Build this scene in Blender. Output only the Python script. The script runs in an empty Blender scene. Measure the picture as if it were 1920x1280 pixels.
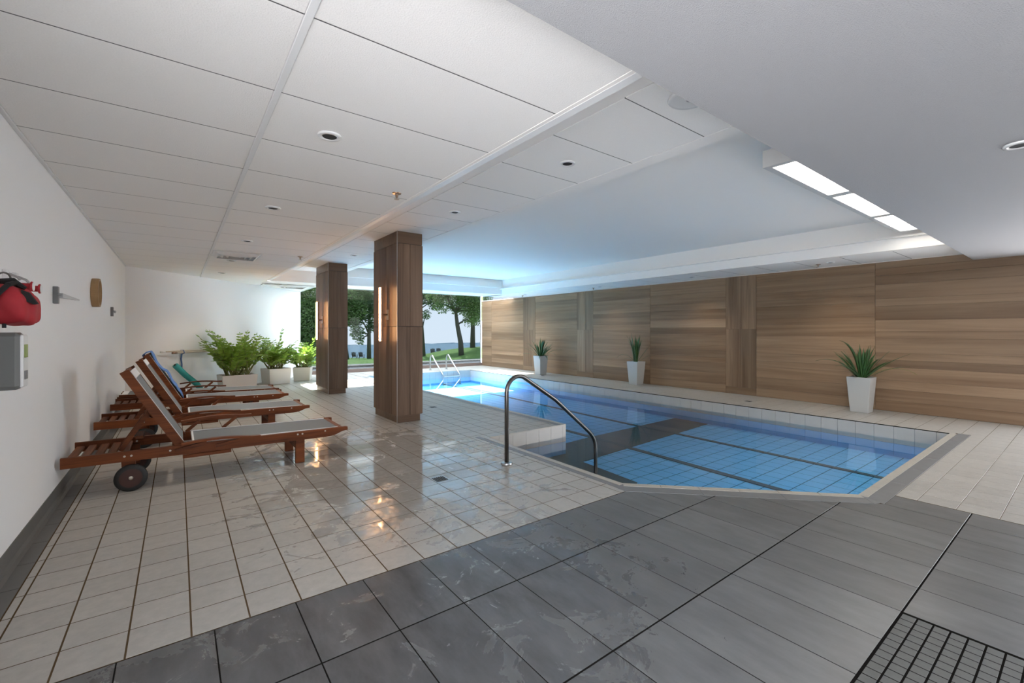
import bpy, bmesh, math, random
from mathutils import Vector, Matrix
R = random.Random(7)
C = bpy.context.scene.collection
S = bpy.context.scene

# ------------------------------------------------------------------ camera, world, sun, exposure
F, HX, HY, CH = 832.0, 334.0, 621.0, 1.22
TH = math.atan((960 - HX) / F)
cam = bpy.data.cameras.new('camera'); co = bpy.data.objects.new('camera', cam); C.objects.link(co)
co.location = (0, 0, CH); co.rotation_euler = (math.pi / 2, 0, -TH)
cam.sensor_width = 36; cam.lens = F * 36 / 1920; cam.shift_y = -(640 - HY) / 1920
cam.clip_start = .02; cam.clip_end = 600
S.camera = co
S.view_settings.view_transform = 'Standard'; S.view_settings.look = 'None'
S.view_settings.gamma = 1; S.view_settings.use_curve_mapping = False
S.view_settings.exposure = 2.0

W = bpy.data.worlds.new('sky'); S.world = W; W.use_nodes = True
nt = W.node_tree; nt.nodes.clear()
wo = nt.nodes.new('ShaderNodeOutputWorld'); bg = nt.nodes.new('ShaderNodeBackground')
tc = nt.nodes.new('ShaderNodeTexCoord'); sx = nt.nodes.new('ShaderNodeSeparateXYZ')
rp = nt.nodes.new('ShaderNodeValToRGB')
nt.links.new(tc.outputs['Generated'], sx.inputs[0]); nt.links.new(sx.outputs['Z'], rp.inputs[0])
rp.color_ramp.elements[0].position = 0.0; rp.color_ramp.elements[0].color = (.97, .97, 1.0, 1)
rp.color_ramp.elements[1].position = .5; rp.color_ramp.elements[1].color = (.80, .89, 1.0, 1)
nt.links.new(rp.outputs[0], bg.inputs[0]); nt.links.new(bg.outputs[0], wo.inputs[0])
bg.inputs[1].default_value = 3.5

sun = bpy.data.lights.new('sun', 'SUN'); so = bpy.data.objects.new('sun', sun); C.objects.link(so)
sun.energy = 12.0; sun.angle = math.radians(.6); sun.color = (1, .92, .80)
so.rotation_euler = Vector((-.2, -.709, -1)).to_track_quat('-Z', 'Y').to_euler(); so.location = (6, 20, 12)

# ------------------------------------------------------------------ camera maths (plain ray to plane, used to place measured things)
dv = Vector((math.sin(TH), math.cos(TH), 0)); rv = Vector((math.cos(TH), -math.sin(TH), 0))
def seen(x, y, z=0):
    p = Vector((x, y, z - CH)); d = p.dot(dv)
    if d < .05: return None
    return 960 + F * p.dot(rv) / d, HY - F * p.z / d, d

# ------------------------------------------------------------------ materials
M = {}
def newmat(name):
    m = bpy.data.materials.new(name); m.use_nodes = True; M[name] = m
    b = m.node_tree.nodes['Principled BSDF']; return m, m.node_tree, b
def lin(c): return tuple(((v / 255) / 12.92 if v / 255 <= .04045 else ((v / 255 + .055) / 1.055) ** 2.4) for v in c) + (1,)
def N(t, k, **kw):
    n = t.nodes.new(k)
    for a, v in kw.items(): setattr(n, a, v)
    return n
def plain(name, col, rough=.5, metal=0, spec=.5, emit=0, vary=0, bump=0, bscale=60, trans=0):
    m, t, b = newmat(name)
    b.inputs['Base Color'].default_value = (*col, 1); b.inputs['Roughness'].default_value = rough
    b.inputs['Metallic'].default_value = metal; b.inputs['Specular IOR Level'].default_value = spec
    if emit: b.inputs['Emission Color'].default_value = (*col, 1); b.inputs['Emission Strength'].default_value = emit
    if vary or bump:
        g = N(t, 'ShaderNodeNewGeometry'); n = N(t, 'ShaderNodeTexNoise'); n.inputs['Scale'].default_value = bscale; n.inputs['Detail'].default_value = 4
        t.links.new(g.outputs['Position'], n.inputs['Vector'])
        if vary:
            mx = N(t, 'ShaderNodeMix', data_type='RGBA'); mx.inputs[6].default_value = (*[c * (1 - vary) for c in col], 1); mx.inputs[7].default_value = (*[min(1, c * (1 + vary)) for c in col], 1)
            t.links.new(n.outputs['Fac'], mx.inputs[0]); t.links.new(mx.outputs[2], b.inputs['Base Color'])
        if bump:
            bu = N(t, 'ShaderNodeBump'); bu.inputs['Strength'].default_value = bump; bu.inputs['Distance'].default_value = .004
            t.links.new(n.outputs['Fac'], bu.inputs['Height']); t.links.new(bu.outputs[0], b.inputs['Normal'])
    return m

def wood(name, dark, light, axis, rough=.4, scale=1.0, var=.35):
    """grain stretched along a world axis, every piece shifted and toned by its own random number"""
    m, t, b = newmat(name)
    g = N(t, 'ShaderNodeNewGeometry'); oi = N(t, 'ShaderNodeObjectInfo')
    mul = N(t, 'ShaderNodeVectorMath', operation='MULTIPLY'); st = [26, 26, 26]; st[axis] = 1.1
    mul.inputs[1].default_value = [s * scale for s in st]
    off = N(t, 'ShaderNodeVectorMath', operation='ADD'); ofs = N(t, 'ShaderNodeVectorMath', operation='SCALE'); ofs.inputs[0].default_value = (37, 53, 71)
    t.links.new(g.outputs['Position'], mul.inputs[0]); t.links.new(oi.outputs['Random'], ofs.inputs['Scale'])
    t.links.new(mul.outputs[0], off.inputs[0]); t.links.new(ofs.outputs[0], off.inputs[1])
    n = N(t, 'ShaderNodeTexNoise'); n.inputs['Scale'].default_value = 1.0; n.inputs['Detail'].default_value = 7; n.inputs['Roughness'].default_value = .62; n.inputs['Distortion'].default_value = .9
    t.links.new(off.outputs[0], n.inputs['Vector'])
    mul2 = N(t, 'ShaderNodeVectorMath', operation='SCALE'); mul2.inputs['Scale'].default_value = .23
    t.links.new(off.outputs[0], mul2.inputs[0])
    n2 = N(t, 'ShaderNodeTexNoise'); n2.inputs['Scale'].default_value = 1.0; n2.inputs['Detail'].default_value = 3
    t.links.new(mul2.outputs[0], n2.inputs['Vector'])
    ad = N(t, 'ShaderNodeMath', operation='ADD'); h = N(t, 'ShaderNodeMath', operation='MULTIPLY'); h.inputs[1].default_value = .5
    t.links.new(n.outputs['Fac'], ad.inputs[0]); t.links.new(n2.outputs['Fac'], ad.inputs[1]); t.links.new(ad.outputs[0], h.inputs[0])
    r = N(t, 'ShaderNodeValToRGB'); r.color_ramp.elements[0].position = .34; r.color_ramp.elements[0].color = (*dark, 1)
    r.color_ramp.elements[1].position = .62; r.color_ramp.elements[1].color = (*light, 1)
    t.links.new(h.outputs[0], r.inputs[0])
    hs = N(t, 'ShaderNodeHueSaturation'); mr = N(t, 'ShaderNodeMapRange'); mr.inputs['To Min'].default_value = 1 - var; mr.inputs['To Max'].default_value = 1 + var * .6
    t.links.new(oi.outputs['Random'], mr.inputs[0]); t.links.new(mr.outputs[0], hs.inputs['Value']); t.links.new(r.outputs[0], hs.inputs['Color'])
    t.links.new(hs.outputs[0], b.inputs['Base Color']); b.inputs['Roughness'].default_value = rough; b.inputs['Specular IOR Level'].default_value = .28
    bu = N(t, 'ShaderNodeBump'); bu.inputs['Strength'].default_value = .15; bu.inputs['Distance'].default_value = .002
    t.links.new(n.outputs['Fac'], bu.inputs['Height']); t.links.new(bu.outputs[0], b.inputs['Normal'])
    return m

def stone(name, col, var, stretch, wet_centre, wet_size, rough_dry, rough_wet, seed, speck=.06, wetdark=.80, wet_lo=.44, wet_hi=.60):
    """tile body with fine speckle; a splashed area is wet: darker, glossy, ragged outlines, drops standing on it"""
    m, t, b = newmat(name)
    g = N(t, 'ShaderNodeNewGeometry'); oi = N(t, 'ShaderNodeObjectInfo')
    mul = N(t, 'ShaderNodeVectorMath', operation='MULTIPLY'); mul.inputs[1].default_value = stretch
    t.links.new(g.outputs['Position'], mul.inputs[0])
    ofs = N(t, 'ShaderNodeVectorMath', operation='SCALE'); ofs.inputs[0].default_value = (31, 17, 5); t.links.new(oi.outputs['Random'], ofs.inputs['Scale'])
    ad = N(t, 'ShaderNodeVectorMath', operation='ADD'); t.links.new(mul.outputs[0], ad.inputs[0]); t.links.new(ofs.outputs[0], ad.inputs[1])
    n = N(t, 'ShaderNodeTexNoise'); n.inputs['Scale'].default_value = 1; n.inputs['Detail'].default_value = 8; n.inputs['Roughness'].default_value = .65
    t.links.new(ad.outputs[0], n.inputs['Vector'])
    mx = N(t, 'ShaderNodeMix', data_type='RGBA'); mx.inputs[6].default_value = (*[c * (1 - var) for c in col], 1); mx.inputs[7].default_value = (*[c * (1 + var) for c in col], 1)
    cr = N(t, 'ShaderNodeMapRange'); cr.inputs['From Min'].default_value = .3; cr.inputs['From Max'].default_value = .7; t.links.new(n.outputs['Fac'], cr.inputs[0])
    t.links.new(cr.outputs[0], mx.inputs[0])
    hs = N(t, 'ShaderNodeHueSaturation'); mr = N(t, 'ShaderNodeMapRange'); mr.inputs['To Min'].default_value = 1 - speck; mr.inputs['To Max'].default_value = 1 + speck
    t.links.new(oi.outputs['Random'], mr.inputs[0]); t.links.new(mr.outputs[0], hs.inputs['Value']); t.links.new(mx.outputs[2], hs.inputs['Color'])
    # wet mask
    sub = N(t, 'ShaderNodeVectorMath', operation='SUBTRACT'); sub.inputs[1].default_value = (*wet_centre, 0)
    dvd = N(t, 'ShaderNodeVectorMath', operation='DIVIDE'); dvd.inputs[1].default_value = (*wet_size, 1)
    ln = N(t, 'ShaderNodeVectorMath', operation='LENGTH')
    t.links.new(g.outputs['Position'], sub.inputs[0]); t.links.new(sub.outputs[0], dvd.inputs[0]); t.links.new(dvd.outputs[0], ln.inputs[0])
    fall = N(t, 'ShaderNodeMapRange'); fall.inputs['From Min'].default_value = .35; fall.inputs['From Max'].default_value = 1.1; fall.inputs['To Min'].default_value = .12; fall.inputs['To Max'].default_value = -.3
    t.links.new(ln.outputs['Value'], fall.inputs[0])
    w = N(t, 'ShaderNodeTexNoise'); w.inputs['Scale'].default_value = 4.2; w.inputs['Detail'].default_value = 10; w.inputs['Roughness'].default_value = .68; w.inputs['Distortion'].default_value = .7
    wo_ = N(t, 'ShaderNodeVectorMath', operation='ADD'); wo_.inputs[1].default_value = (seed, seed * 2.3, 0)
    t.links.new(g.outputs['Position'], wo_.inputs[0]); t.links.new(wo_.outputs[0], w.inputs['Vector'])
    sm = N(t, 'ShaderNodeMath', operation='ADD'); t.links.new(w.outputs['Fac'], sm.inputs[0]); t.links.new(fall.outputs[0], sm.inputs[1])
    wm = N(t, 'ShaderNodeMapRange', interpolation_type='SMOOTHSTEP'); wm.inputs['From Min'].default_value = wet_lo; wm.inputs['From Max'].default_value = wet_hi; t.links.new(sm.outputs[0], wm.inputs[0])
    dk = N(t, 'ShaderNodeMix', data_type='RGBA', blend_type='MULTIPLY'); dk.inputs[7].default_value = (wetdark, wetdark, wetdark * 1.02, 1)
    t.links.new(wm.outputs[0], dk.inputs[0]); t.links.new(hs.outputs[0], dk.inputs[6]); t.links.new(dk.outputs[2], b.inputs['Base Color'])
    rr = N(t, 'ShaderNodeMapRange'); rr.inputs['To Min'].default_value = rough_dry; rr.inputs['To Max'].default_value = rough_wet
    t.links.new(wm.outputs[0], rr.inputs[0]); t.links.new(rr.outputs[0], b.inputs['Roughness'])
    bu = N(t, 'ShaderNodeBump'); bu.inputs['Strength'].default_value = .18; bu.inputs['Distance'].default_value = .003
    t.links.new(wm.outputs[0], bu.inputs['Height']); t.links.new(bu.outputs[0], b.inputs['Normal'])
    return m

plain('white_paint', (.86, .86, .855), .55, bump=.05, bscale=90)
plain('ceiling_white', (.93, .895, .86), .7)
plain('ceiling_tile', (.92, .90, .875), .85, vary=.05, bump=.5, bscale=160)
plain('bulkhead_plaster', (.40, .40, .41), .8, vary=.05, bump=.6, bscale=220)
plain('grid_white', (.8, .8, .8), .45)
plain('dark_gap', (.03, .03, .03), .9)
plain('joint_dark', (.10, .10, .10), .9)
plain('grout_tan', (.10, .068, .038), .95, spec=0, vary=.2, bscale=9)
plain('grout_dark', (.012, .011, .010), .95, spec=0)
stone('beige_tile', (.385, .362, .328), .10, (22, 22, 22), (1.5, 4.0), (1.7, 2.7), .38, .07, 3.0)
stone('grey_tile', (.120, .119, .118), .24, (9, 3.0, 6), (.75, 1.7), (1.9, 1.3), .36, .13, 11.0, speck=.12, wetdark=.82, wet_lo=.48, wet_hi=.57)
plain('mosaic_tile', (.095, .095, .09), .55, vary=.2, bscale=40)
plain('mosaic_base', (.02, .015, .012), .9)
plain('coping_beige', (.40, .37, .32), .35, vary=.10, bscale=14)
plain('coping_grey', (.17, .17, .172), .4, vary=.15, bscale=12)
plain('pool_white_tile', (.46, .435, .40), .25, vary=.06, bscale=8)
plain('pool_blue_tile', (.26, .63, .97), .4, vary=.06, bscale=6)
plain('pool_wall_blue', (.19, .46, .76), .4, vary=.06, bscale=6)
plain('pool_dark_tile', (.12, .115, .11), .4, vary=.1, bscale=8)
plain('pool_grout', (.035, .13, .24), .7)
plain('lane_dark', (.11, .125, .14), .5)
wood('wall_wood', (.155, .090, .048), (.315, .212, .132), 1, .45, .30, .24)
wood('wall_wood_upright', (.11, .065, .037), (.32, .215, .135), 2, .45, .38, .3)
wood('column_wood', (.088, .052, .032), (.190, .121, .080), 2, .5, .6, .2)
wood('column_wood_flat', (.085, .05, .031), (.165, .103, .066), 0, .35, .6, .15)
wood('lounger_wood', (.062, .015, .0035), (.195, .052, .012), 0, .55, 2.2, .2)
wood('lounger_wood_cross', (.09, .024, .006), (.24, .072, .02), 1, .55, 2.2, .2)
plain('wheel_wood', (.045, .013, .008), .5, vary=.2, bscale=30)
plain('sling_grey', (.155, .168, .178), .7, vary=.08, bump=.3, bscale=300)
plain('sling_white', (.7, .7, .7), .6)
plain('towel_blue', (.10, .22, .52), .9, vary=.15, bump=.8, bscale=120)
plain('rubber', (.012, .012, .012), .6)
plain('bolt', (.5, .46, .4), .35, metal=.9)
plain('steel', (.42, .42, .42), .32, metal=1)
plain('dark_steel', (.16, .15, .14), .32, metal=1, vary=.1, bscale=30)
plain('corner_metal', (.42, .40, .38), .35, metal=.8)
plain('bronze', (.35, .24, .17), .3, metal=.8)
plain('lamp_glow', (1.0, .52, .22), .5, emit=14)
plain('pot_white', (.46, .46, .445), .3)
plain('tub_white', (.66, .63, .59), .4)
plain('soil', (.03, .02, .013), .95)
plain('leaf_dark', (.040, .105, .030), .35, vary=.6, bscale=16)
plain('leaf_pale', (.22, .30, .05), .4, vary=.3, bscale=14)
plain('zz_stem', (.16, .17, .05), .5)
plain('red_cloth', (.42, .02, .03), .7, vary=.2, bscale=14)
plain('black_cloth', (.01, .01, .011), .8)
plain('plastic_grey', (.14, .145, .14), .45)
plain('skirting_grey', (.12, .116, .11), .45, vary=.15, bscale=10)
plain('plastic_white', (.75, .75, .75), .3)
plain('brushed_grey', (.20, .205, .21), .5)
plain('streak_grey', (.50, .50, .50), .5)  # tone of the shadow streak at the wall brackets
plain('tan_wood', (.36, .22, .10), .5, vary=.1, bscale=20)
plain('cream_pole', (.6, .53, .42), .4)
plain('strap_blue', (.05, .12, .30), .7)
plain('foam_teal', (.03, .33, .32), .6)
plain('grass', (.13, .24, .045), .9, vary=.45, bscale=1.6)
plain('asphalt', (.30, .30, .32), .9, vary=.1, bscale=4)
plain('kerb_stone', (.62, .56, .50), .8, vary=.1, bscale=4)
plain('lake_water', (.085, .17, .24), .8, vary=.08, bscale=.05)
plain('shore', (.22, .30, .36), .9)
plain('bark', (.12, .105, .09), .9, vary=.3, bscale=6)
plain('chair_brown', (.07, .04, .03), .7)
plain('frame_white', (.75, .75, .74), .4)
plain('sill_brown', (.18, .13, .11), .5, vary=.1, bscale=10)
plain('diffuser', (1.0, .95, .86), .6, emit=2.0)
plain('fixture_grey', (.62, .62, .62), .5)
plain('grate', (.05, .05, .05), .5)

def leafy(name, a, b, scale, through=.4, rough=.5):
    m, t, p = newmat(name)
    g = N(t, 'ShaderNodeNewGeometry'); n = N(t, 'ShaderNodeTexNoise'); n.inputs['Scale'].default_value = scale; n.inputs['Detail'].default_value = 3
    t.links.new(g.outputs['Position'], n.inputs['Vector']); mx = N(t, 'ShaderNodeMix', data_type='RGBA'); mx.inputs[6].default_value = (*a, 1); mx.inputs[7].default_value = (*b, 1)
    cr = N(t, 'ShaderNodeMapRange'); cr.inputs['From Min'].default_value = .32; cr.inputs['From Max'].default_value = .68
    t.links.new(n.outputs['Fac'], cr.inputs[0]); t.links.new(cr.outputs[0], mx.inputs[0]); t.links.new(mx.outputs[2], p.inputs['Base Color']); p.inputs['Roughness'].default_value = rough
    tl = N(t, 'ShaderNodeBsdfTranslucent'); ms = N(t, 'ShaderNodeMixShader'); ms.inputs[0].default_value = through
    t.links.new(mx.outputs[2], tl.inputs[0]); t.links.new(p.outputs[0], ms.inputs[1]); t.links.new(tl.outputs[0], ms.inputs[2]); t.links.new(ms.outputs[0], t.nodes['Material Output'].inputs[0])
leafy('zz_leaf', (.12, .23, .025), (.28, .42, .07), 9, .35, .35)
leafy('foliage', (.17, .27, .10), (.36, .48, .22), .5, .5)
leafy('foliage_dark', (.12, .19, .10), (.25, .34, .19), .5, .5)
def glassy(name, tint, ior, rough=0.0, bump=0, bscale=3):
    m = bpy.data.materials.new(name); m.use_nodes = True; M[name] = m; t = m.node_tree; t.nodes.clear()
    o = N(t, 'ShaderNodeOutputMaterial'); mix = N(t, 'ShaderNodeMixShader'); fr = N(t, 'ShaderNodeFresnel'); fr.inputs['IOR'].default_value = ior
    tr = N(t, 'ShaderNodeBsdfTransparent'); tr.inputs[0].default_value = (*tint, 1)
    gl = N(t, 'ShaderNodeBsdfGlossy'); gl.inputs['Roughness'].default_value = rough; gl.inputs[0].default_value = (1, 1, 1, 1)
    t.links.new(fr.outputs[0], mix.inputs[0]); t.links.new(tr.outputs[0], mix.inputs[1]); t.links.new(gl.outputs[0], mix.inputs[2]); t.links.new(mix.outputs[0], o.inputs[0])
    if bump:
        g = N(t, 'ShaderNodeNewGeometry'); n = N(t, 'ShaderNodeTexNoise'); n.inputs['Scale'].default_value = bscale; n.inputs['Detail'].default_value = 2
        t.links.new(g.outputs['Position'], n.inputs['Vector'])
        bu = N(t, 'ShaderNodeBump'); bu.inputs['Strength'].default_value = bump; bu.inputs['Distance'].default_value = .01
        t.links.new(n.outputs['Fac'], bu.inputs['Height']); t.links.new(bu.outputs[0], gl.inputs['Normal'])
    return m
glassy('water', (.82, .94, 1.0), 1.33, 0, .02, 2.2)
glassy('tinted_glass', (.225, .245, .26), 1.12)
glassy('clear_glass', (.92, .94, .94), 1.2)

# ------------------------------------------------------------------ mesh helpers
class MB:
    def __init__(s): s.v = []; s.f = []; s.m = []
    def add(s, vs, fs, mi=0):
        o = len(s.v); s.v += [tuple(v) for v in vs]; s.f += [tuple(o + i for i in f) for f in fs]; s.m += [mi] * len(fs); return s
    def box(s, x0, x1, y0, y1, z0, z1, mi=0):
        return s.add([(x0, y0, z0), (x1, y0, z0), (x1, y1, z0), (x0, y1, z0), (x0, y0, z1), (x1, y0, z1), (x1, y1, z1), (x0, y1, z1)],
                     [(3, 2, 1, 0), (4, 5, 6, 7), (0, 1, 5, 4), (1, 2, 6, 5), (2, 3, 7, 6), (3, 0, 4, 7)], mi)
    def bbox(s, x0, x1, y0, y1, z0, z1, b=.003, mi=0):
        """box with its eight corners and edges bevelled"""
        b = min(b, (x1 - x0) * .4, (y1 - y0) * .4, (z1 - z0) * .4)
        bm = bmesh.new(); bmesh.ops.create_cube(bm, size=1)
        for v in bm.verts: v.co = Vector(((x0 + x1) / 2 + v.co.x * (x1 - x0), (y0 + y1) / 2 + v.co.y * (y1 - y0), (z0 + z1) / 2 + v.co.z * (z1 - z0)))
        bmesh.ops.bevel(bm, geom=bm.edges[:], offset=b, segments=1, affect='EDGES')
        return s.frombm(bm, mi)
    def frombm(s, bm, mi=0):
        bm.verts.index_update(); s.add([v.co.copy() for v in bm.verts], [[v.index for v in f.verts] for f in bm.faces], mi); bm.free(); return s
    def prism(s, poly, z0, z1, mi=0, ch=0):
        n = len(poly); a = sum(poly[i][0] * poly[(i + 1) % n][1] - poly[(i + 1) % n][0] * poly[i][1] for i in range(n))
        if a < 0: poly = poly[::-1]
        if ch:
            c = (sum(p[0] for p in poly) / n, sum(p[1] for p in poly) / n)
            def ins(p):
                d = Vector((c[0] - p[0], c[1] - p[1])); L = d.length or 1; d = d / L * min(ch * 1.4, L * .5); return (p[0] + d.x, p[1] + d.y)
            top = [ins(p) for p in poly]
            vs = [(x, y, z0) for x, y in poly] + [(x, y, z1 - ch) for x, y in poly] + [(x, y, z1) for x, y in top]
            fs = [tuple(range(n))[::-1], tuple(range(2 * n, 3 * n))] + [(i, (i + 1) % n, n + (i + 1) % n, n + i) for i in range(n)] + [(n + i, n + (i + 1) % n, 2 * n + (i + 1) % n, 2 * n + i) for i in range(n)]
        else:
            vs = [(x, y, z0) for x, y in poly] + [(x, y, z1) for x, y in poly]
            fs = [tuple(range(n))[::-1], tuple(range(n, 2 * n))] + [(i, (i + 1) % n, n + (i + 1) % n, n + i) for i in range(n)]
        return s.add(vs, fs, mi)
    def tube(s, pts, r, k=8, mi=0, cap=True, rs=None):
        pts = [Vector(p) for p in pts]; n = len(pts); o = []; up = None
        for i, p in enumerate(pts):
            d = (pts[min(i + 1, n - 1)] - pts[max(i - 1, 0)]).normalized()
            if up is None:
                up = d.orthogonal().normalized()
            up = (up - d * up.dot(d)).normalized(); q = d.cross(up); rr = rs[i] if rs else r
            o += [p + up * math.cos(2 * math.pi * j / k) * rr + q * math.sin(2 * math.pi * j / k) * rr for j in range(k)]
        fs = [(i * k + j, i * k + (j + 1) % k, (i + 1) * k + (j + 1) % k, (i + 1) * k + j) for i in range(n - 1) for j in range(k)]
        if cap: fs += [tuple(range(k))[::-1], tuple(range((n - 1) * k, n * k))]
        return s.add(o, fs, mi)
    def lathe(s, prof, centre, axis='z', k=20, mi=0):
        vs = []
        for r, h in prof:
            for j in range(k):
                a = 2 * math.pi * j / k; u, w = r * math.cos(a), r * math.sin(a)
                p = (u, w, h) if axis == 'z' else ((h, u, w) if axis == 'x' else (u, h, w))
                vs.append((centre[0] + p[0], centre[1] + p[1], centre[2] + p[2]))
        n = len(prof)
        return s.add(vs, [(i * k + j, i * k + (j + 1) % k, (i + 1) * k + (j + 1) % k, (i + 1) * k + j) for i in range(n - 1) for j in range(k)], mi)
    def bar(s, a, b, w, h, mi=0):
        """rectangular bar from a to b, width w sideways, height h"""
        a, b = Vector(a), Vector(b); d = (b - a).normalized(); u = Vector((0, 0, 1)) if abs(d.z) < .95 else Vector((0, 1, 0))
        q = d.cross(u).normalized(); u = q.cross(d)
        vs = [p + q * sx_ * w / 2 + u * sz * h / 2 for p in (a, b) for sx_, sz in ((-1, -1), (1, -1), (1, 1), (-1, 1))]
        return s.add(vs, [(3, 2, 1, 0), (4, 5, 6, 7), (0, 1, 5, 4), (1, 2, 6, 5), (2, 3, 7, 6), (3, 0, 4, 7)], mi)
    def mesh(s, name, mats, smooth=False):
        me = bpy.data.meshes.new(name); me.from_pydata(s.v, [], s.f)
        for m in (mats if isinstance(mats, (list, tuple)) else [mats]): me.materials.append(M[m] if isinstance(m, str) else m)
        if len(me.materials) > 1: me.polygons.foreach_set('material_index', s.m)
        if smooth: me.polygons.foreach_set('use_smooth', [True] * len(me.polygons))
        me.update(); return me
    def build(s, name, mats, parent=None, smooth=False, fix=False):
        me = s.mesh(name, mats, smooth)
        if fix:
            bm = bmesh.new(); bm.from_mesh(me); bmesh.ops.recalc_face_normals(bm, faces=bm.faces); bm.to_mesh(me); bm.free()
        return link(name, me, parent)
def link(name, me, parent=None, loc=(0, 0, 0)):
    o = bpy.data.objects.new(name, me); C.objects.link(o); o.location = loc
    if parent:
        o.parent = parent; o.location = Vector(loc) - wloc(parent)
    return o
WL = {}
def wloc(o):
    v = Vector(o.location); p = o.parent
    while p: v += p.location; p = p.parent
    return v
def tag(o, label=None, cat=None, group=None, kind=None):
    if label: o['label'] = label
    if cat: o['category'] = cat
    if group: o['group'] = group
    if kind: o['kind'] = kind
    return o
def thing(name, label, cat, loc=(0, 0, 0), group=None):
    o = bpy.data.objects.new(name, None); C.objects.link(o); o.location = loc; o.empty_display_size = .1
    return tag(o, label, cat, group)
def struct(name, mb, mat, label, cat, fix=False):
    return tag(mb.build(name, mat, fix=fix), label, cat, kind='structure')
def copy_tree(o, parent=None):
    c = o.copy(); C.objects.link(c)
    if parent: c.parent = parent
    for ch in list(o.children): copy_tree(ch, c)
    return c
def clip(poly, a, b, c):
    """keep a*x+b*y<=c"""
    out = []
    for i in range(len(poly)):
        p, q = poly[i], poly[(i + 1) % len(poly)]; dp = a * p[0] + b * p[1] - c; dq = a * q[0] + b * q[1] - c
        if dp <= 0: out.append(p)
        if (dp < 0 < dq) or (dq < 0 < dp):
            k = dp / (dp - dq); out.append((p[0] + (q[0] - p[0]) * k, p[1] + (q[1] - p[1]) * k))
    return out
def area(p): return abs(sum(p[i][0] * p[(i + 1) % len(p)][1] - p[(i + 1) % len(p)][0] * p[i][1] for i in range(len(p)))) / 2

# ------------------------------------------------------------------ measures of the room
WX, RX = -.70, 8.71            # left and right wall
LOPEN, ROPEN = .60, .02     # openings added in both long walls, out of view, for fill daylight
YB = -2.6                      # room goes on behind the camera
ZL, ZR2, ZREC, ZB = 2.30, 2.56, 2.72, 2.20
GY = 13.4                      # glass front
PXL, PXR, PYF, PYN = 4.07, 7.38, 12.0, 1.08
RXL, RY0, RY1 = 2.84, 2.30, 4.24   # stair bay of the pool
CHL, CHR = (2.84, 2.30), (4.05, 1.08)
WZ, FZ = -.165, -.39           # water level, pool floor

# ------------------------------------------------------------------ floor
fb = MB()
zt, zb = -.0012, -.12
fb.prism([(WX, RY1), (PXL, RY1), (PXL, GY), (2.2, GY), (WX, 10.6)], zb, zt)
fb.prism([(WX, YB), (RXL, YB), (RXL, RY1), (WX, RY1)], zb, zt)
fb.prism([(RXL, YB), (RX + .2, YB), (RX + .2, PYN), CHR, CHL], zb, zt)
fb.box(PXR, RX + .2, PYN, GY, zb, zt)
fb.box(PXL, PXR, PYF, GY, zb, zt)
floor = struct('floor', fb, 'grout_tan', 'tiled pool deck floor, beige tiles with a charcoal tile field in front', 'floor', fix=True)

def inview(poly):
    ok = False; dmin = 99
    for x, y in poly:
        s = seen(x, y)
        if s and -30 < s[0] < 1950 and 600 < s[1] < 1310: ok = True
        if s: dmin = min(dmin, s[2])
    return ok, dmin
cells = []
gx, gy = .2028, .2016
def cut_left(p):
    out = []
    # south part beside the stair bay, north part beside the long edge
    a = clip(clip(p, 0, 1, RY1 + .012), 1, 0, 2.735)
    b = clip(clip(p, 0, -1, -(RY1 + .012)), 1, 0, 3.93)
    return [q for q in (a, b) if len(q) > 2 and area(q) > .0008]
xs = [-.60, -.565] + [-.565 + gx * i for i in range(1, 24)]
for i in range(len(xs) - 1):
    for j in range(56):
        y0 = 2.187 + gy * j; y1 = y0 + gy
        if y0 > GY - .02 or y0 > xs[i + 1] + 10.35: continue
        r = [(xs[i] + .0033, y0 + .0034), (xs[i + 1] - .0033, y0 + .0034), (xs[i + 1] - .0033, min(y1, GY) - .0034), (xs[i] + .0033, min(y1, GY) - .0034)]
        cells += cut_left(r)
rxs = [4.262 + gx * i for i in range(23)]
for i in range(22):
    for j in range(-14, 61):
        y0 = 1.208 + .2025 * j; y1 = y0 + .2025
        if y1 < -1.2 or y0 > GY: continue
        r = [(rxs[i] + .003, y0 + .002), (min(rxs[i + 1], RX) - .003, y0 + .002), (min(rxs[i + 1], RX) - .003, min(y1, GY) - .002), (rxs[i] + .003, min(y1, GY) - .002)]
        if rxs[i] > RX - .02: continue
        a = clip(clip(r, 0, 1, .922), 1, 0, 7.452)
        b = clip(clip(r, -1, 0, -7.452), 0, 1, 3000)
        b2 = clip(clip(clip(r, 1, 0, 7.452), -1, 0, -7.395), 0, -1, -1.05)
        c_ = clip(clip(r, 1, 0, 7.395), 0, -1, -(PYF + .02))
        cells += [q for q in (a, b, b2, c_) if len(q) > 2 and area(q) > .0008]
for i in range(1):
    for j in range(8):
        y0 = PYF + .02 + .2 * j
        if y0 < GY - .05: cells.append([(3.95, y0), (4.25, y0), (4.25, min(y0 + .196, GY)), (3.95, min(y0 + .196, GY))])
info = []
for p in cells:
    v, d = inview(p); info.append((not v, d, p))
info.sort(key=lambda t: (t[0], t[1]))
cache = {}
def tile_obj(p, z1, mat, parent, name, ch=.0005, z0=-.01):
    """a tile; alike tiles share one mesh placed by its first corner"""
    o = p[0]; rel = tuple((round(x - o[0], 3), round(y - o[1], 3)) for x, y in p); key = (rel, mat, z1, name)
    if key not in cache: cache[key] = MB().prism(list(rel), z0, z1, ch=ch).mesh(name, mat)
    return link(name, cache[key], parent, (o[0], o[1], 0))
rest = MB()
for n, (hid, d, p) in enumerate(info):
    if n < 300 and not hid: tile_obj(p, 0, 'beige_tile', floor, 'floor_tile')
    else: rest.prism(p, -.01, 0, ch=.0005)
tag(rest.build('floor_tile_field', 'beige_tile', floor), kind='stuff')

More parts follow.
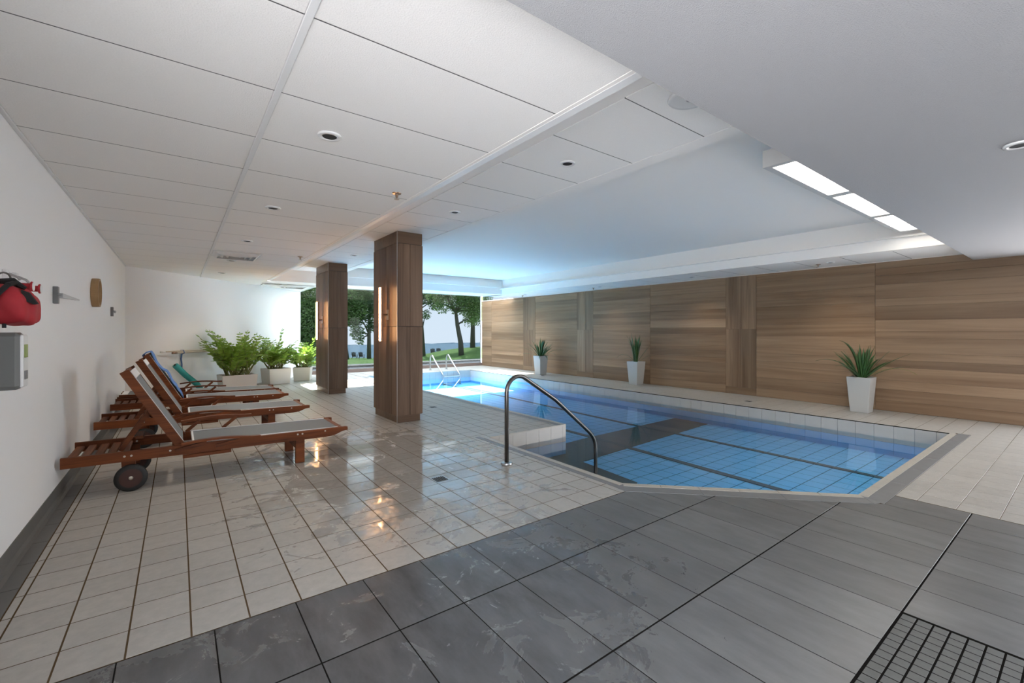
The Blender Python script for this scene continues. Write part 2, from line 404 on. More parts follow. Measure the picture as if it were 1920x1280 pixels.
# charcoal field
gxl = [-.70 + .0, -.483, -.182, .119] + [.423 + .3016 * i for i in range(12)] + [4.05, 4.254]
gxl = [-.70, -.483, -.182, .119, .423, .725, 1.027, 1.328, 1.629, 1.928, 2.229, 2.52, 2.812, 3.108, 3.397, 3.690, 3.985, 4.254]
gyl = [2.185, 1.725, 1.123, .523, -.078, -.68, -1.28]
bed = MB().prism([(WX, YB), (4.254, YB), (4.254, .925), (3.995, .925), (2.735, 2.185), (WX, 2.185)], -.02, -.0009)
tag(bed.build('dark_grout_bed', 'grout_dark', floor))
for i in range(len(gxl) - 1):
    for j in range(len(gyl) - 1):
        x0, x1, y1, y0 = gxl[i] + .0024, gxl[i + 1] - .0024, gyl[j] - .0038, gyl[j + 1] + .0038
        if y0 < .53 and x1 < 2.52 and x0 > -.2 and j >= 3: continue        # mosaic mat lies here
        r = [(x0, y0), (x1, y0), (x1, y1), (x0, y1)]
        a = clip(clip(r, 1, 0, 3.993), 1, 1, 4.918); b = clip(clip(r, -1, 0, -3.997), 0, 1, .923)
        for q in (a, b):
            if len(q) > 2 and area(q) > .001: tile_obj(q, 0, 'grey_tile', floor, 'charcoal_tile')
# mosaic
tag(MB().box(-.18, 2.508, -1.28, .52, -.02, -.0035).build('mosaic_bed', 'mosaic_base', floor))
me = MB().prism([(0, 0), (.0475, 0), (.0475, .0460), (0, .0460)], -.01, 0, ch=.002).mesh('mosaic_tile', 'mosaic_tile')
mrest = MB()
for i in range(53):
    for j in range(36):
        x = 2.508 - .0503 * (i + 1) + .001; y = .52 - .0503 * (j + 1) + .002
        s = seen(x, y)
        if s and s[1] < 1330 and s[0] < 1980: link('mosaic_tile', me, floor, (x, y, 0))
        elif x > 1.2: mrest.prism([(x, y), (x + .0455, y), (x + .0455, y + .044), (x, y + .044)], -.01, 0, ch=.003)
tag(mrest.build('mosaic_tile_field', 'mosaic_tile', floor), kind='stuff')
# strip of charcoal tile along the left wall
y = 2.19
while y < 10.2:
    tile_obj([(WX + .012, y), (-.603, y), (-.603, y + .297), (WX + .012, y + .297)], .001, 'skirting_grey', floor, 'edge_tile'); y += .30

# ------------------------------------------------------------------ pool
pool = thing('swimming_pool', 'long indoor swimming pool of blue water with a stair bay and tiled rim', 'pool', (5.6, 6, 0))
out = [CHL, CHR, (PXR, PYN), (PXR, PYF), (PXL, PYF), (PXL, RY1), (RXL, RY1)]
bas = MB()
n = len(out)
# basin shell just outside of the tiles
bas.prism(out, FZ - .03, FZ - .001)
for i in range(n):
    a, b = Vector(out[i]), Vector(out[(i + 1) % n]); d = (b - a).normalized(); q = Vector((d.y, -d.x)) * .03
    a2, b2 = a - d * .0, b + d * .0
    bas.prism([tuple(a2), tuple(b2), tuple(b2 + q), tuple(a2 + q)], FZ - .03, -.012)
bas.build('basin', 'pool_grout', pool, fix=True)
# wall tiles, rows: dry white row, then under water
def wall_tiles(a, b, pitch, start=0.0, inside=1):
    a, b = Vector(a), Vector(b); L = (b - a).length; d = (b - a) / L; nrm = Vector((-d.y, d.x)); t = start - pitch
    while t < L:
        t0, t1 = max(t, 0) + .0015, min(t + pitch, L) - .0015
        if t1 - t0 > .012:
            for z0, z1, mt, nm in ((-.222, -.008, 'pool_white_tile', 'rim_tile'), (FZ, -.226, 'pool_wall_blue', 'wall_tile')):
                p0 = a + d * t0; p1 = a + d * t1
                vs = [p0, p1, p1 + nrm * .008, p0 + nrm * .008]
                key = ('w', round(t1 - t0, 3), round(d.x, 3), round(d.y, 3), z0)
                if key not in cache:
                    cache[key] = MB().prism([((v - p0).x, (v - p0).y) for v in vs], z0, z1).mesh(nm, mt)
                link(nm, cache[key], pool, (p0.x, p0.y, 0))
        t += pitch
wall_tiles((PXR, PYN), (PXR, PYF), .2025, .128)
wall_tiles((PXL, RY1), (RXL, RY1), .2025, .06)
wall_tiles((PXR, PYF), (PXL, PYF), .2025)
wall_tiles((PXL, PYF), (PXL, RY1), .2025)
wall_tiles((RXL, RY1), CHL, .2025); wall_tiles(CHL, CHR, .2025); wall_tiles(CHR, (PXR, PYN), .2025)
# floor tiles
DARK = [(2.84, 2.4), (3.90, 2.968), (3.98, 3.847), (7.342, 4.11), (7.348, 4.755), (4.984, 4.673), (3.79, 4.565), (2.84, 4.24)]
def inpoly(x, y, P):
    c = False
    for i in range(len(P)):
        (x1, y1), (x2, y2) = P[i], P[i - 1]
        if (y1 > y) != (y2 > y) and x < (x2 - x1) * (y - y1) / (y2 - y1) + x1: c = not c
    return c
pcs = []
pt = .195
for i in range(26):
    for j in range(60):
        x0 = 2.33 + pt * i; y0 = .93 + pt * j
        r = [(x0 + .0045, y0 + .005), (x0 + pt - .0045, y0 + .005), (x0 + pt - .0045, y0 + pt - .005), (x0 + .0045, y0 + pt - .005)]
        for q in (clip(clip(clip(r, 1, 0, PXL), -1, 0, -RXL), 0, 1, RY1), clip(clip(r, 1, 0, PXR), -1, 0, -PXL)):
            q = clip(clip(clip(q, -1, -1, -5.135), 0, -1, -PYN), 0, 1, PYF) if len(q) > 2 else q
            if len(q) > 2 and area(q) > .0006:
                s = seen(sum(a[0] for a in q) / len(q), sum(a[1] for a in q) / len(q), FZ)
                if s: pcs.append((s[2] if 700 < s[0] < 1900 else 99, q))
pcs.sort(key=lambda t: t[0])
prest = MB()
for n_, (d, q) in enumerate(pcs):
    if n_ < 300: tile_obj(q, FZ, 'pool_blue_tile', pool, 'pool_floor_tile', ch=.0005, z0=FZ - .006)
    else: prest.prism(q, FZ - .006, FZ)
tag(prest.build('pool_floor_tile_field', 'pool_blue_tile', pool), kind='stuff')
MB().prism(DARK, FZ, FZ + .006).build('dark_floor_band', 'pool_dark_tile', pool, fix=True)
for pts, w in (([(6.43, 12), (6.42, 8.56), (6.29, 6.22), (6.23, 4.68), (6.25, 4.02), (6.21, 2.645), (6.165, 1.479), (6.15, 1.1)], .038),
               ([(5.06, 12), (5.04, 8), (5.022, 5.21), (5.017, 4.649), (4.97, 3.893), (4.88, 2.078), (4.85, 1.1)], .042)):
    m_ = MB()
    for k in range(len(pts) - 1):
        (x0, y0), (x1, y1) = pts[k], pts[k + 1]
        m_.prism([(x0 - w, y0), (x0 + w, y0), (x1 + w, y1), (x1 - w, y1)], FZ + .002, FZ + .010)
    m_.build('lane_line', 'lane_dark', pool, fix=True)
m_ = MB().add([(x, y, WZ) for x, y in out], [tuple(range(len(out)))])
tag(m_.build('water_surface', 'water', pool), 'still clear blue pool water', kind=None)
# rim: beige lip and grey band
def strip(a, b, w0, w1, z1, mat, nm, piece, off0=0, off1=0):
    a, b = Vector(a), Vector(b); L = (b - a).length; d = (b - a) / L; q = Vector((d.y, -d.x)); n = max(1, round(L / piece))
    for k in range(n):
        t0, t1 = L * k / n, L * (k + 1) / n; e0 = -off0 if k == 0 else .0012; e1 = -off1 if k == n - 1 else .0012
        def P(t, w, e): return tuple(a + d * (t + e * w / max(w1, .001) if abs(e) > .002 else t + e) + q * w)
        m_ = MB().prism([P(t0, w0, e0), P(t1, w0, -e1), P(t1, w1, -e1), P(t0, w1, e0)], -.02, z1, ch=.002)
        m_.build(nm, mat, pool, fix=True)
k45 = .16 * math.tan(math.radians(22.5))
strip(CHL, CHR, -.012, .048, .004, 'coping_beige', 'rim_lip', .3)
strip(CHL, CHR, .05, .16, .002, 'coping_grey', 'rim_band', .6, -.066 * 0, 0)
strip(CHR, (PXR, PYN), -.012, .046, .004, 'coping_beige', 'rim_lip', .3)
strip(CHR, (7.45, PYN), .048, .155, .002, 'coping_grey', 'rim_band', .6, .066, 0)
strip((RXL, RY1), CHL, -.006, .048, .004, 'coping_beige', 'rim_lip', .3)
strip((RXL, RY1 + .1), CHL, .05, .105, .002, 'coping_grey', 'rim_band', .6)
strip((PXL, PYF), (PXL, RY1), -.006, .055, .003, 'coping_beige', 'rim_lip', .3)
strip((PXL, PYF), (PXL, RY1), .057, .14, .001, 'coping_grey', 'rim_band', .6)
strip((PXL + .0, RY1), (RXL, RY1), -.006, .012, .003, 'coping_beige', 'rim_lip', .3)
strip((PXR, PYN), (PXR, PYF), -.006, .012, .001, 'grout_dark', 'rim_joint', 2.0)
strip((PXR, PYF), (PXL, PYF), -.006, .02, .003, 'coping_beige', 'rim_lip', .3)
MB().prism([CHL, (2.733, 2.31), (2.725, 2.185)], -.02, .0015).build('rim_corner', 'coping_grey', pool, fix=True)
MB().prism([CHR, (3.935, .965), (4.06, .923)], -.02, .0015).build('rim_corner', 'coping_grey', pool, fix=True)
# dark inlet slot in the far right wall
MB().box(PXR - .012, PXR - .007, 9.0, 10.1, -.20, -.14).build('inlet_slot', 'pool_wall_blue', pool)

# ------------------------------------------------------------------ walls
struct('wall_left', MB().box(WX - .15, WX, LOPEN, 9.72, -.1, ZL + .3).box(WX - .15, WX, YB, -1.6, -.1, ZL + .3).box(WX - .15, WX, -1.6, LOPEN, 2.12, ZL + .3), 'white_paint', 'long white painted wall on the left with hooks, bag and dispenser', 'wall')
p0, p1 = Vector((WX, 9.68)), Vector((2.66, 13.12)); dd = (p1 - p0).normalized(); q = Vector((-dd.y, dd.x))
struct('wall_far_left', MB().prism([tuple(p0), tuple(p1), tuple(p1 + q * .12), tuple(p0 + q * .12)], 0, ZL + .3), 'white_paint', 'white angled wall behind the leafy tub plants', 'wall', fix=True)
struct('wall_back', MB().box(WX - .15, RX + .2, YB - .12, YB, -.1, ZB + .3), 'white_paint', 'white wall behind the camera', 'wall')
# cove skirting on the left wall
m_ = MB()
prof = [(WX, .105), (WX + .004, .105), (WX + .006, .03), (WX + .014, .008), (WX + .03, .001), (WX + .03, -.01), (WX, -.01)]
m_.add([(x, y, z) for y in (LOPEN, 9.7) for x, z in prof], [(i, (i + 1) % 7, 7 + (i + 1) % 7, 7 + i) for i in range(7)] + [tuple(range(7)), tuple(range(7, 14))[::-1]])
struct('baseboard_left', m_, 'skirting_grey', 'dark grey coved tile skirting along the left wall', 'baseboard', fix=True)
# right wall with wood look boards
wr = struct('wall_right', MB().box(RX + .014, RX + .16, ROPEN, GY, -.1, 2.29).box(RX + .014, RX + .16, YB, -2.4, -.1, 2.29).box(RX + .014, RX + .16, -2.4, ROPEN, 2.1, 2.29), 'column_wood', 'wood plank wall along the far side of the pool', 'wall')
brd = R
def boards(y0, y1, hs):
    z = .002
    for h in hs:
        z1 = min(z + h, 2.288)
        if z1 - z > .02:
            MB().bbox(RX, RX + .016, y0 + .0015, y1 - .0015, z + .0008, z1 - .0008, .0012).build('plank', 'wall_wood', wr)
        z = z1
def uprights(y0, y1):
    ym = (y0 + y1) / 2
    MB().bbox(RX - .001, RX + .016, y0 + .001, y1 - .001, .002, .135, .0012).build('plank', 'wall_wood', wr)
    for a, b in ((y0, ym), (ym, y1)):
        for z0, z1 in ((.137, 1.262), (1.264, 2.288)):
            MB().bbox(RX - .001, RX + .016, a + .001, b - .001, z0, z1, .0012).build('plank', 'wall_wood_upright', wr)
def hs():
    l = [.16]
    while sum(l) < 2.3: l.append(R.choice((.11, .14, .17, .2, .22)))
    return l
WY = lambda px: RX * ((832 * dv.y + (px - 960) * rv.y) / (832 * dv.x + (px - 960) * rv.x))
js = [WY(v) for v in (1361, 1418, 1082, 1112, 981, 1003.5)]
boards(ROPEN, WY(1641), hs()); boards(WY(1641), js[1], hs())
uprights(js[1], js[0]); boards(js[0], WY(1219), hs()); boards(WY(1219), js[3], hs()); uprights(js[3], js[2])
boards(js[2], js[5], hs()); uprights(js[5], js[4]); boards(js[4], WY(921.5), hs()); boards(WY(921.5), GY - .02, hs())

# ------------------------------------------------------------------ ceilings
cb = MB()
cb.box(WX, 1.50, 1.06, 13.3, ZL + .02, ZL + .05)                 # above the left tiles
cb.box(1.50, 1.57, 1.06, 10.6, ZL - .003, ZR2 + .1)              # edge of the left ceiling, steps up
cb.box(1.57, 2.045, 1.06, 10.6, ZR2, ZR2 + .1)                   # plain border
cb.box(2.045, 2.89, 1.06, 10.6, ZR2 + .015, ZR2 + .1)
cb.box(2.89, 2.95, 1.06, 10.6, ZR2 - .006, ZREC + .2)
cb.box(2.95, 7.6, 1.06, 10.6, ZREC, ZREC + .1)                   # raised ceiling above the pool
cb.box(7.6, 7.72, .9, 11.5, ZL, ZREC + .2)                       # fascia on the right
cb.box(7.72, RX + .2, .9, 11.5, ZL + .015, ZL + .3)
cb.box(RX + .016, RX + .2, .9, 11.5, 2.28, ZL + .2)
cb.box(7.592, 7.6, .9, 10.6, ZL + .17, ZL + .185)
cb.box(1.57, 7.6, 10.6, 10.72, ZL, ZREC + .2)                    # far fascia
cb.box(2.95, 7.6, 10.585, 10.6, ZL + .2, ZL + .215)
cb.box(1.50, 7.72, 10.72, 11.5, ZL, ZL + .3)                     # far soffit
cb.box(WX, 2.64, 11.5, 13.3, ZL + .02, ZL + .3)
cb.box(7.72, RX + .1, 10.9, 11.5, ZL - .001, ZL + .02)
cb.box(7.53, 7.6, 1.06, 10.6, ZL + .15, ZL + .17); cb.box(2.95, 3.03, 1.06, 10.6, ZR2 - .006, ZR2 + .012); cb.box(3.03, 7.53, 10.53, 10.6, ZL + .185, ZL + .2)
ceil = struct('ceiling', cb, 'ceiling_white', 'white stepped ceiling with tile grid and a raised field above the pool', 'ceiling')
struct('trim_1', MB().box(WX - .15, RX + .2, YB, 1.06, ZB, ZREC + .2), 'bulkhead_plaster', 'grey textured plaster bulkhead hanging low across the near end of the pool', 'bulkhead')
# grid bars and tiles of the left ceiling
MB().bbox(.345, .373, 1.06, 12, ZL - .005, ZL + .012, .002).build('grid_bar', 'grid_white', ceil)
MB().bbox(1.522, 1.572, 1.06, 10.6, ZL - .005, ZL + .012, .002).build('grid_bar', 'grid_white', ceil)
MB().bbox(WX, WX + .022, 1.06, 9.7, ZL - .008, ZL + .012, .002).build('grid_bar', 'grid_white', ceil)
def joint(x0, x1, y, z):
    MB().box(x0, x1, y - .004, y + .004, z + .0006, z + .006).build('joint_strip', 'joint_dark', ceil)
def ctile(x0, x1, y0, y1, z, nm='ceiling_tile'):
    key = ('c', round(x1 - x0, 3), round(y1 - y0, 3))
    if key not in cache:
        m_ = MB(); X, Y = x1 - x0, y1 - y0; b = .003
        m_.add([(0, 0, .02), (X, 0, .02), (X, Y, .02), (0, Y, .02), (0, 0, .001), (X, 0, .001), (X, Y, .001), (0, Y, .001), (b, b, 0), (X - b, b, 0), (X - b, Y - b, 0), (b, Y - b, 0)],
               [(0, 1, 2, 3), (0, 4, 5, 1), (1, 5, 6, 2), (2, 6, 7, 3), (3, 7, 4, 0), (4, 8, 9, 5), (5, 9, 10, 6), (6, 10, 11, 7), (7, 11, 8, 4), (11, 10, 9, 8)])
        cache[key] = m_.mesh(nm, 'ceiling_tile')
    return link(nm, cache[key], ceil, (x0, y0, z))
for j in range(-1, 20):
    y0 = 1.634 + .598 * j; y1 = y0 + .598
    y0 = max(y0, 1.062)
    if y0 > 12.6: break
    for x0, x1 in ((WX + .022, .345), (.373, 1.522), (1.55, 2.62)):
        if x0 > 1.5 and y0 < 10.8: continue
        if y0 > x1 + 10.2: continue
        ctile(x0 + .001, x1 - .001, y0 + .002, y1 - .002, ZL); joint(x0, x1, y1, ZL)
for j in range(-1, 15):
    y0 = max(1.643 + .604 * j, 1.062); y1 = 1.643 + .604 * (j + 1)
    ctile(2.047, 2.888, y0 + .002, min(y1, 10.6) - .002, ZR2 - .004)
    if y1 < 10.5: joint(2.047, 2.888, y1, ZR2 - .004)
for j in range(-1, 17):
    y0 = max(1.70 + .604 * j, 1.06); y1 = 1.70 + .604 * (j + 1)
    if y0 > 10.8: break
    ctile(7.73, RX - .002, y0 + .003, min(y1, 10.9) - .003, ZL + .0)
    if y1 < 10.8: joint(7.73, RX - .002, y1, ZL)

# ------------------------------------------------------------------ glazed bay: front glass, roof glass, clerestory
w1 = struct('window_1', MB().box(2.66, RX, GY, GY + .01, .10, 2.64), 'tinted_glass', 'tall tinted glass front looking out on the lawn and lake', 'window')
MB().bbox(2.64, RX + .1, GY - .04, GY + .05, 0, .10, .004).build('sill', 'sill_brown', w1)
MB().bbox(2.64, RX + .1, GY - .03, GY + .04, 2.60, 2.70, .004).build('head_rail', 'frame_white', w1)
for x in (2.67, RX - .03): MB().bbox(x - .015, x + .015, GY - .02, GY + .03, .1, 2.62, .003).build('mullion', 'frame_white', w1)
w2 = struct('window_2', MB().box(2.64, RX + .1, 11.5, GY, 2.68, 2.69), 'clear_glass', 'glass roof over the bay in front of the lake windows', 'window')
for x in (2.66, 4.2, 5.7, 7.2, RX): MB().bbox(x - .03, x + .03, 11.5, GY + .5, 2.695, 2.76, .004).build('rafter', 'frame_white', w2)
w3 = struct('window_3', MB().box(RX + .06, RX + .07, 11.5, GY, 2.29, 2.68), 'tinted_glass', 'narrow strip window above the end of the wood wall', 'window')
MB().bbox(RX + .0, RX + .09, 11.5, GY, 2.285, 2.31, .003).build('sill', 'frame_white', w3)
w4 = struct('window_4', MB().box(2.65, 2.66, 11.5, GY, 2.33, 2.68), 'tinted_glass', 'glass side light above the end of the angled white wall', 'window')
MB().bbox(2.62, 2.68, 11.5, GY, 2.295, 2.33, .003).build('sill', 'frame_white', w4)
aw = thing('sun_blocker', 'flat white slab added outside, out of view, to cut the sun', 'sun blocker', (5.6, 14.6, 2.7))
MB().bbox(1.2, 10.6, 13.98, 15.6, 2.66, 2.72, .005).build('slab', 'frame_white', aw)  # slab and brackets are added, unseen, to keep sun off the floor
for x in (2.66, 4.2, 5.7, 7.2, RX): MB().bbox(x - .03, x + .03, GY + .04, 14.1, 2.64, 2.695, .004).build('bracket', 'frame_white', aw)

# ------------------------------------------------------------------ columns
def column(y0, y1, label):
    x0, x1 = 2.32, 2.69
    t = thing('wood_clad_column', label, 'column', (2.5, (y0 + y1) / 2, 0), 'wood columns between deck and pool')
    MB().box(x0 + .012, x1 - .012, y0 + .012, y1 - .012, .09, ZR2).build('core', 'dark_gap', t)
    MB().bbox(x0 + .012, x1 - .035, y0 + .008, y1 - .04, 0, .10, .002).build('skirting', 'column_wood_flat', t)
    MB().bbox(x0 + .006, x1 - .004, y0 + .006, y1 - .004, ZR2 - .16, ZR2 - .001, .002).build('cap_board', 'column_wood_flat', t)
    zs = ((.095, 1.283), (1.289, ZR2 - .166))
    ys = [y0 + (y1 - y0) * k for k in (0, .20, .44, .72, 1.0)]
    for z0, z1 in zs:
        for k in range(4):
            MB().bbox(x0, x0 + .014, ys[k] + .0022, ys[k + 1] - .0022, z0, z1, .001).build('board', 'column_wood', t)
            MB().bbox(x1 - .014, x1, ys[k] + .0022, ys[k + 1] - .0022, z0, z1, .001).build('board', 'column_wood', t)
        xm = (x0 + x1) / 2
        for a, b in ((x0 + .014, xm), (xm, x1)):
            MB().bbox(a + .0022, b - .0022, y0, y0 + .014, z0, z1, .001).build('board', 'column_wood', t)
            MB().bbox(a + .0022, b - .0022, y1 - .014, y1, z0, z1, .001).build('board', 'column_wood', t)
    MB().bbox(x0 - .002, x0 + .005, y0 - .002, y0 + .005, .0, ZR2 - .001, .001).build('corner_bead', 'corner_metal', t)
    return t
column(5.62, 6.50, 'nearer of the two wood clad columns with a vertical light bar')
column(9.0, 9.95, 'farther of the two wood clad columns, beside the leafy tubs')
def wall_lamp(y, z0, z1, label):
    x = 2.32
    t = thing('wall_lamp', label, 'lamp', (x, y, 1.45), 'light bars on the columns')
    MB().bbox(x - .014, x, y - .05, y + .05, 1.38, 1.52, .003).build('mount_plate', 'bronze', t)
    MB().lathe([(.0, 0), (.013, 0), (.013, .07), (.0, .07)], (x - .08, y, 1.45), 'x', 10).build('arm', 'bronze', t)
    MB().bbox(x - .105, x - .075, y - .014, y + .014, z0 - .01, z1 + .01, .003).build('housing', 'bronze', t)
    MB().bbox(x - .128, x - .104, y - .013, y + .013, z0, z1, .004).build('light_bar', 'lamp_glow', t)
wall_lamp(5.93, 1.09, 1.82, 'lit vertical light bar on the nearer wood column')
wall_lamp(9.40, 1.06, 1.80, 'lit vertical light bar on the farther wood column')

# ------------------------------------------------------------------ sun loungers
def lounger(y, label, back=True, arms=('down', 'up')):
    t = thing('sun_lounger', label, 'sun lounger', (.33, y + .3, 0), 'row of wooden sun loungers')
    XL, XR, W_ = -.672, 1.330, .60
    for s, yy in enumerate((y, y + W_ - .03)):
        m_ = MB(); pr = [(XL, .236), (XL, .312), (XR - .02, .290), (XR, .286), (XR, .256), (XR - .05, .250), (XR - .12, .222), (XR - .2, .214)]
        vs = [(x, yy, z) for x, z in pr] + [(x, yy + .03, z) for x, z in pr]; k = len(pr)
        m_.add(vs, [tuple(range(k)), tuple(range(k, 2 * k))[::-1]] + [(i, k + i, k + (i + 1) % k, (i + 1) % k) for i in range(k)])
        rl = m_.build('side_rail', 'lounger_wood', t, fix=True)
        for bx in (-.325, -.285, -.05, .88, .92, 1.12):
            MB().lathe([(0, -.004), (.008, -.003), (.008, .0)], (bx, yy if s == 0 else yy, .272), 'y', 8).build('bolt', 'bolt', rl, fix=True)
    for x in (-.66, -.585, -.51, -.435, -.36, -.04, .25):
        MB().bbox(x, x + .05, y + .03, y + W_ - .03, .262, .282, .003).build('slat', 'lounger_wood_cross', t)
    MB().bbox(XR - .085, XR - .035, y + .03, y + W_ - .03, .250, .284, .003).build('end_rail', 'lounger_wood_cross', t)
    for yy in (y + .028, y + W_ - .062): MB().bbox(.868, .945, yy, yy + .034, 0, .25, .003).build('leg', 'lounger_wood', t)
    MB().bbox(.88, .93, y + .06, y + W_ - .06, .12, .17, .003).build('leg_stretcher', 'lounger_wood_cross', t)
    for k_, yy in enumerate((y - .004, y + W_ - .036)):
        MB().bbox(-.345, -.262, y + .032 if k_ == 0 else yy - .03, (y + .066) if k_ == 0 else yy + .006, .09, .25, .003).build('wheel_post', 'lounger_wood', t)
        yc = y - .002 if k_ == 0 else y + W_ - .03
        w = MB().lathe([(.07, 0), (.098, .002), (.101, .008), (.101, .028), (.098, .034), (.07, .036)], (-.288, yc, .101), 'y', 28).build('wheel', 'rubber', t, smooth=True, fix=True)
        MB().lathe([(0, 0), (.074, 0), (.074, .028), (0, .028)], (-.288, yc + .004, .101), 'y', 24).build('wheel_disc', 'wheel_wood', w, fix=True)
        MB().lathe([(0, -.006), (.012, -.004), (.015, 0)], (-.288, yc + .003, .101), 'y', 12).build('hub_cap', 'bolt', w, fix=True)
    # seat sling
    sl = MB(); n = 14
    for i in range(n + 1):
        u = i / n; x = .105 + (1.245 - .105) * u; z = .306 - .020 * u + .004 * math.sin(math.pi * u)
        sl.v += [(x, y + .045, z - .008), (x, y + W_ - .045, z - .008), (x, y + W_ - .045, z), (x, y + .045, z)]
    for i in range(n):
        a = i * 4; b = a + 4
        for q0, q1 in ((0, 1), (1, 2), (2, 3), (3, 0)): sl.f.append((a + q0, b + q0, b + q1, a + q1)); sl.m.append(0)
    sl.f += [(0, 1, 2, 3), (n * 4 + 3, n * 4 + 2, n * 4 + 1, n * 4)]; sl.m += [0, 0]
    sl.build('seat_sling', 'sling_grey', t, fix=True)
    for yy in (y + .036, y + W_ - .044): MB().bar((.10, yy + .004, .309), (1.245, yy + .004, .288), .008, .010).build('sling_piping', 'sling_white', t)
    MB().bbox(.092, .108, y + .05, y + W_ - .05, .285, .312, .004).build('sling_hem', 'sling_white', t)
    # tray under the seat
    MB().bbox(.03, .365, y + .034, y + W_ - .034, .186, .214, .003).build('tray', 'lounger_wood', t)
    # backrest
    if back:
        bx, bz = .045, .305; ang = math.atan2(.615, -.345); L = .715
    else:
        bx, bz = .045, .315; ang = math.pi - .03; L = .70
    ux, uz = math.cos(ang), math.sin(ang); nx, nz = uz, -ux     # along, normal to the front
    if nz < 0: nx, nz = -nx, -nz
    P = lambda s_, h: (bx + ux * s_ + nx * h, bz + uz * s_ + nz * h)
    def slab(y0, y1, s0, s1, h0, h1, nm, mt, par):
        pr = [P(s0, h0), P(s1, h0), P(s1, h1), P(s0, h1)]
        m_ = MB(); m_.add([(x, y0, z) for x, z in pr] + [(x, y1, z) for x, z in pr], [(0, 1, 2, 3), (7, 6, 5, 4), (0, 4, 5, 1), (1, 5, 6, 2), (2, 6, 7, 3), (3, 7, 4, 0)])
        return m_.build(nm, mt, par, fix=True)
    br = slab(y + .034, y + .062, -.02, L, -.06, .0, 'back_rail', 'lounger_wood', t)
    slab(y + W_ - .062, y + W_ - .034, -.02, L, -.06, .0, 'back_rail', 'lounger_wood', t)
    slab(y + .062, y + W_ - .062, L - .05, L - .005, -.058, -.022, 'back_top_rail', 'lounger_wood_cross', t)
    bs = slab(y + .062, y + W_ - .062, .02, L - .02, -.012, -.002, 'back_sling', 'sling_grey', t)
    slab(y + .062, y + W_ - .062, L - .085, L - .02, -.003, .0015, 'sling_white_band', 'sling_white', bs)
    slab(y + .060, y + .066, .02, L - .02, -.002, .004, 'sling_piping', 'sling_white', bs)
    if back:
        for yy in (y + .17, y + W_ - .20):
            a = P(.36, -.05); MB().bar((a[0], yy, a[1]), (-.36, yy, .285), .026, .032).build('prop', 'lounger_wood', t)
        MB().bbox(-.27, -.22, y + .17, y + W_ - .2, .36, .385, .003).build('prop_bar', 'lounger_wood_cross', t)
    # armrests
    for st, yy in zip(arms, (y - .028, y + W_ - .008)):
        m_ = MB(); n = 8; z0 = .322 if st == 'down' else .402
        xs_ = [.02 + .56 * i / n for i in range(n + 1)]
        for i, x in enumerate(xs_):
            u = i / n; zz = z0 + .02 * math.sin(math.pi * min(1, u * 1.1)) - (.012 * u if st == 'down' else -.004 * u)
            m_.v += [(x, yy, zz - .018), (x, yy + .045, zz - .018), (x, yy + .045, zz), (x, yy, zz)]
        for i in range(n):
            a = i * 4; b = a + 4
            for q0, q1 in ((0, 1), (1, 2), (2, 3), (3, 0)): m_.f.append((a + q0, b + q0, b + q1, a + q1)); m_.m.append(0)
        m_.f += [(0, 1, 2, 3), (n * 4 + 3, n * 4 + 2, n * 4 + 1, n * 4)]; m_.m += [0, 0]
        ar = m_.build('armrest', 'lounger_wood', t, fix=True)
        yc = yy + .012
        if st == 'up':
            for xa, xb in ((.06, .16), (.34, .45)): MB().bar((xa, yc, .300), (xb, yc, .392), .022, .026).build('arm_post', 'lounger_wood', ar)
        else:
            for xa, xb in ((-.02, .19), (.25, .50)): MB().bar((xa, yc, .268), (xb, yc, .305), .022, .026).build('arm_post', 'lounger_wood', ar)
    return t, P, L
lounger(4.45, 'wooden sun lounger nearest the camera, its wheel in full view')
lounger(6.02, 'second wooden sun lounger from the camera, backrest raised')
t3, P3, L3 = lounger(7.37, 'third wooden sun lounger from the camera, blue towel on its backrest')
lounger(8.14, 'farthest wooden sun lounger, backrest folded flat', back=False)
# towel draped over the third backrest
m_ = MB(); n = 16; prof = []
for i in range(n + 1):
    s_ = .0 + (L3 + .012) * i / n; prof.append(P3(s_, .010 + .010 * math.sin(i * .9) + (.018 if .2 < i / n < .6 else 0)))
prof += [P3(L3 + .022, -.02), P3(L3 + .012, -.062), P3(L3 - .05, -.072), P3(L3 - .16, -.074)]
k = len(prof); ny = 7
for j in range(ny):
    yy = 7.37 + .075 + .43 * j / (ny - 1)
    for i, (x, z) in enumerate(prof): m_.v.append((x + .004 * math.sin(j * 2.1 + i * .5), yy, z + .003 * math.sin(j * 1.7 + i * .8)))
for j in range(ny - 1):
    for i in range(k - 1): m_.f.append((j * k + i, (j + 1) * k + i, (j + 1) * k + i + 1, j * k + i + 1)); m_.m.append(0)
tw = m_.build('towel', 'towel_blue', smooth=True); md = tw.modifiers.new('thick', 'SOLIDIFY'); md.thickness = .008; md.offset = 1
tag(tw, 'blue towel draped over the third lounger backrest', 'towel')

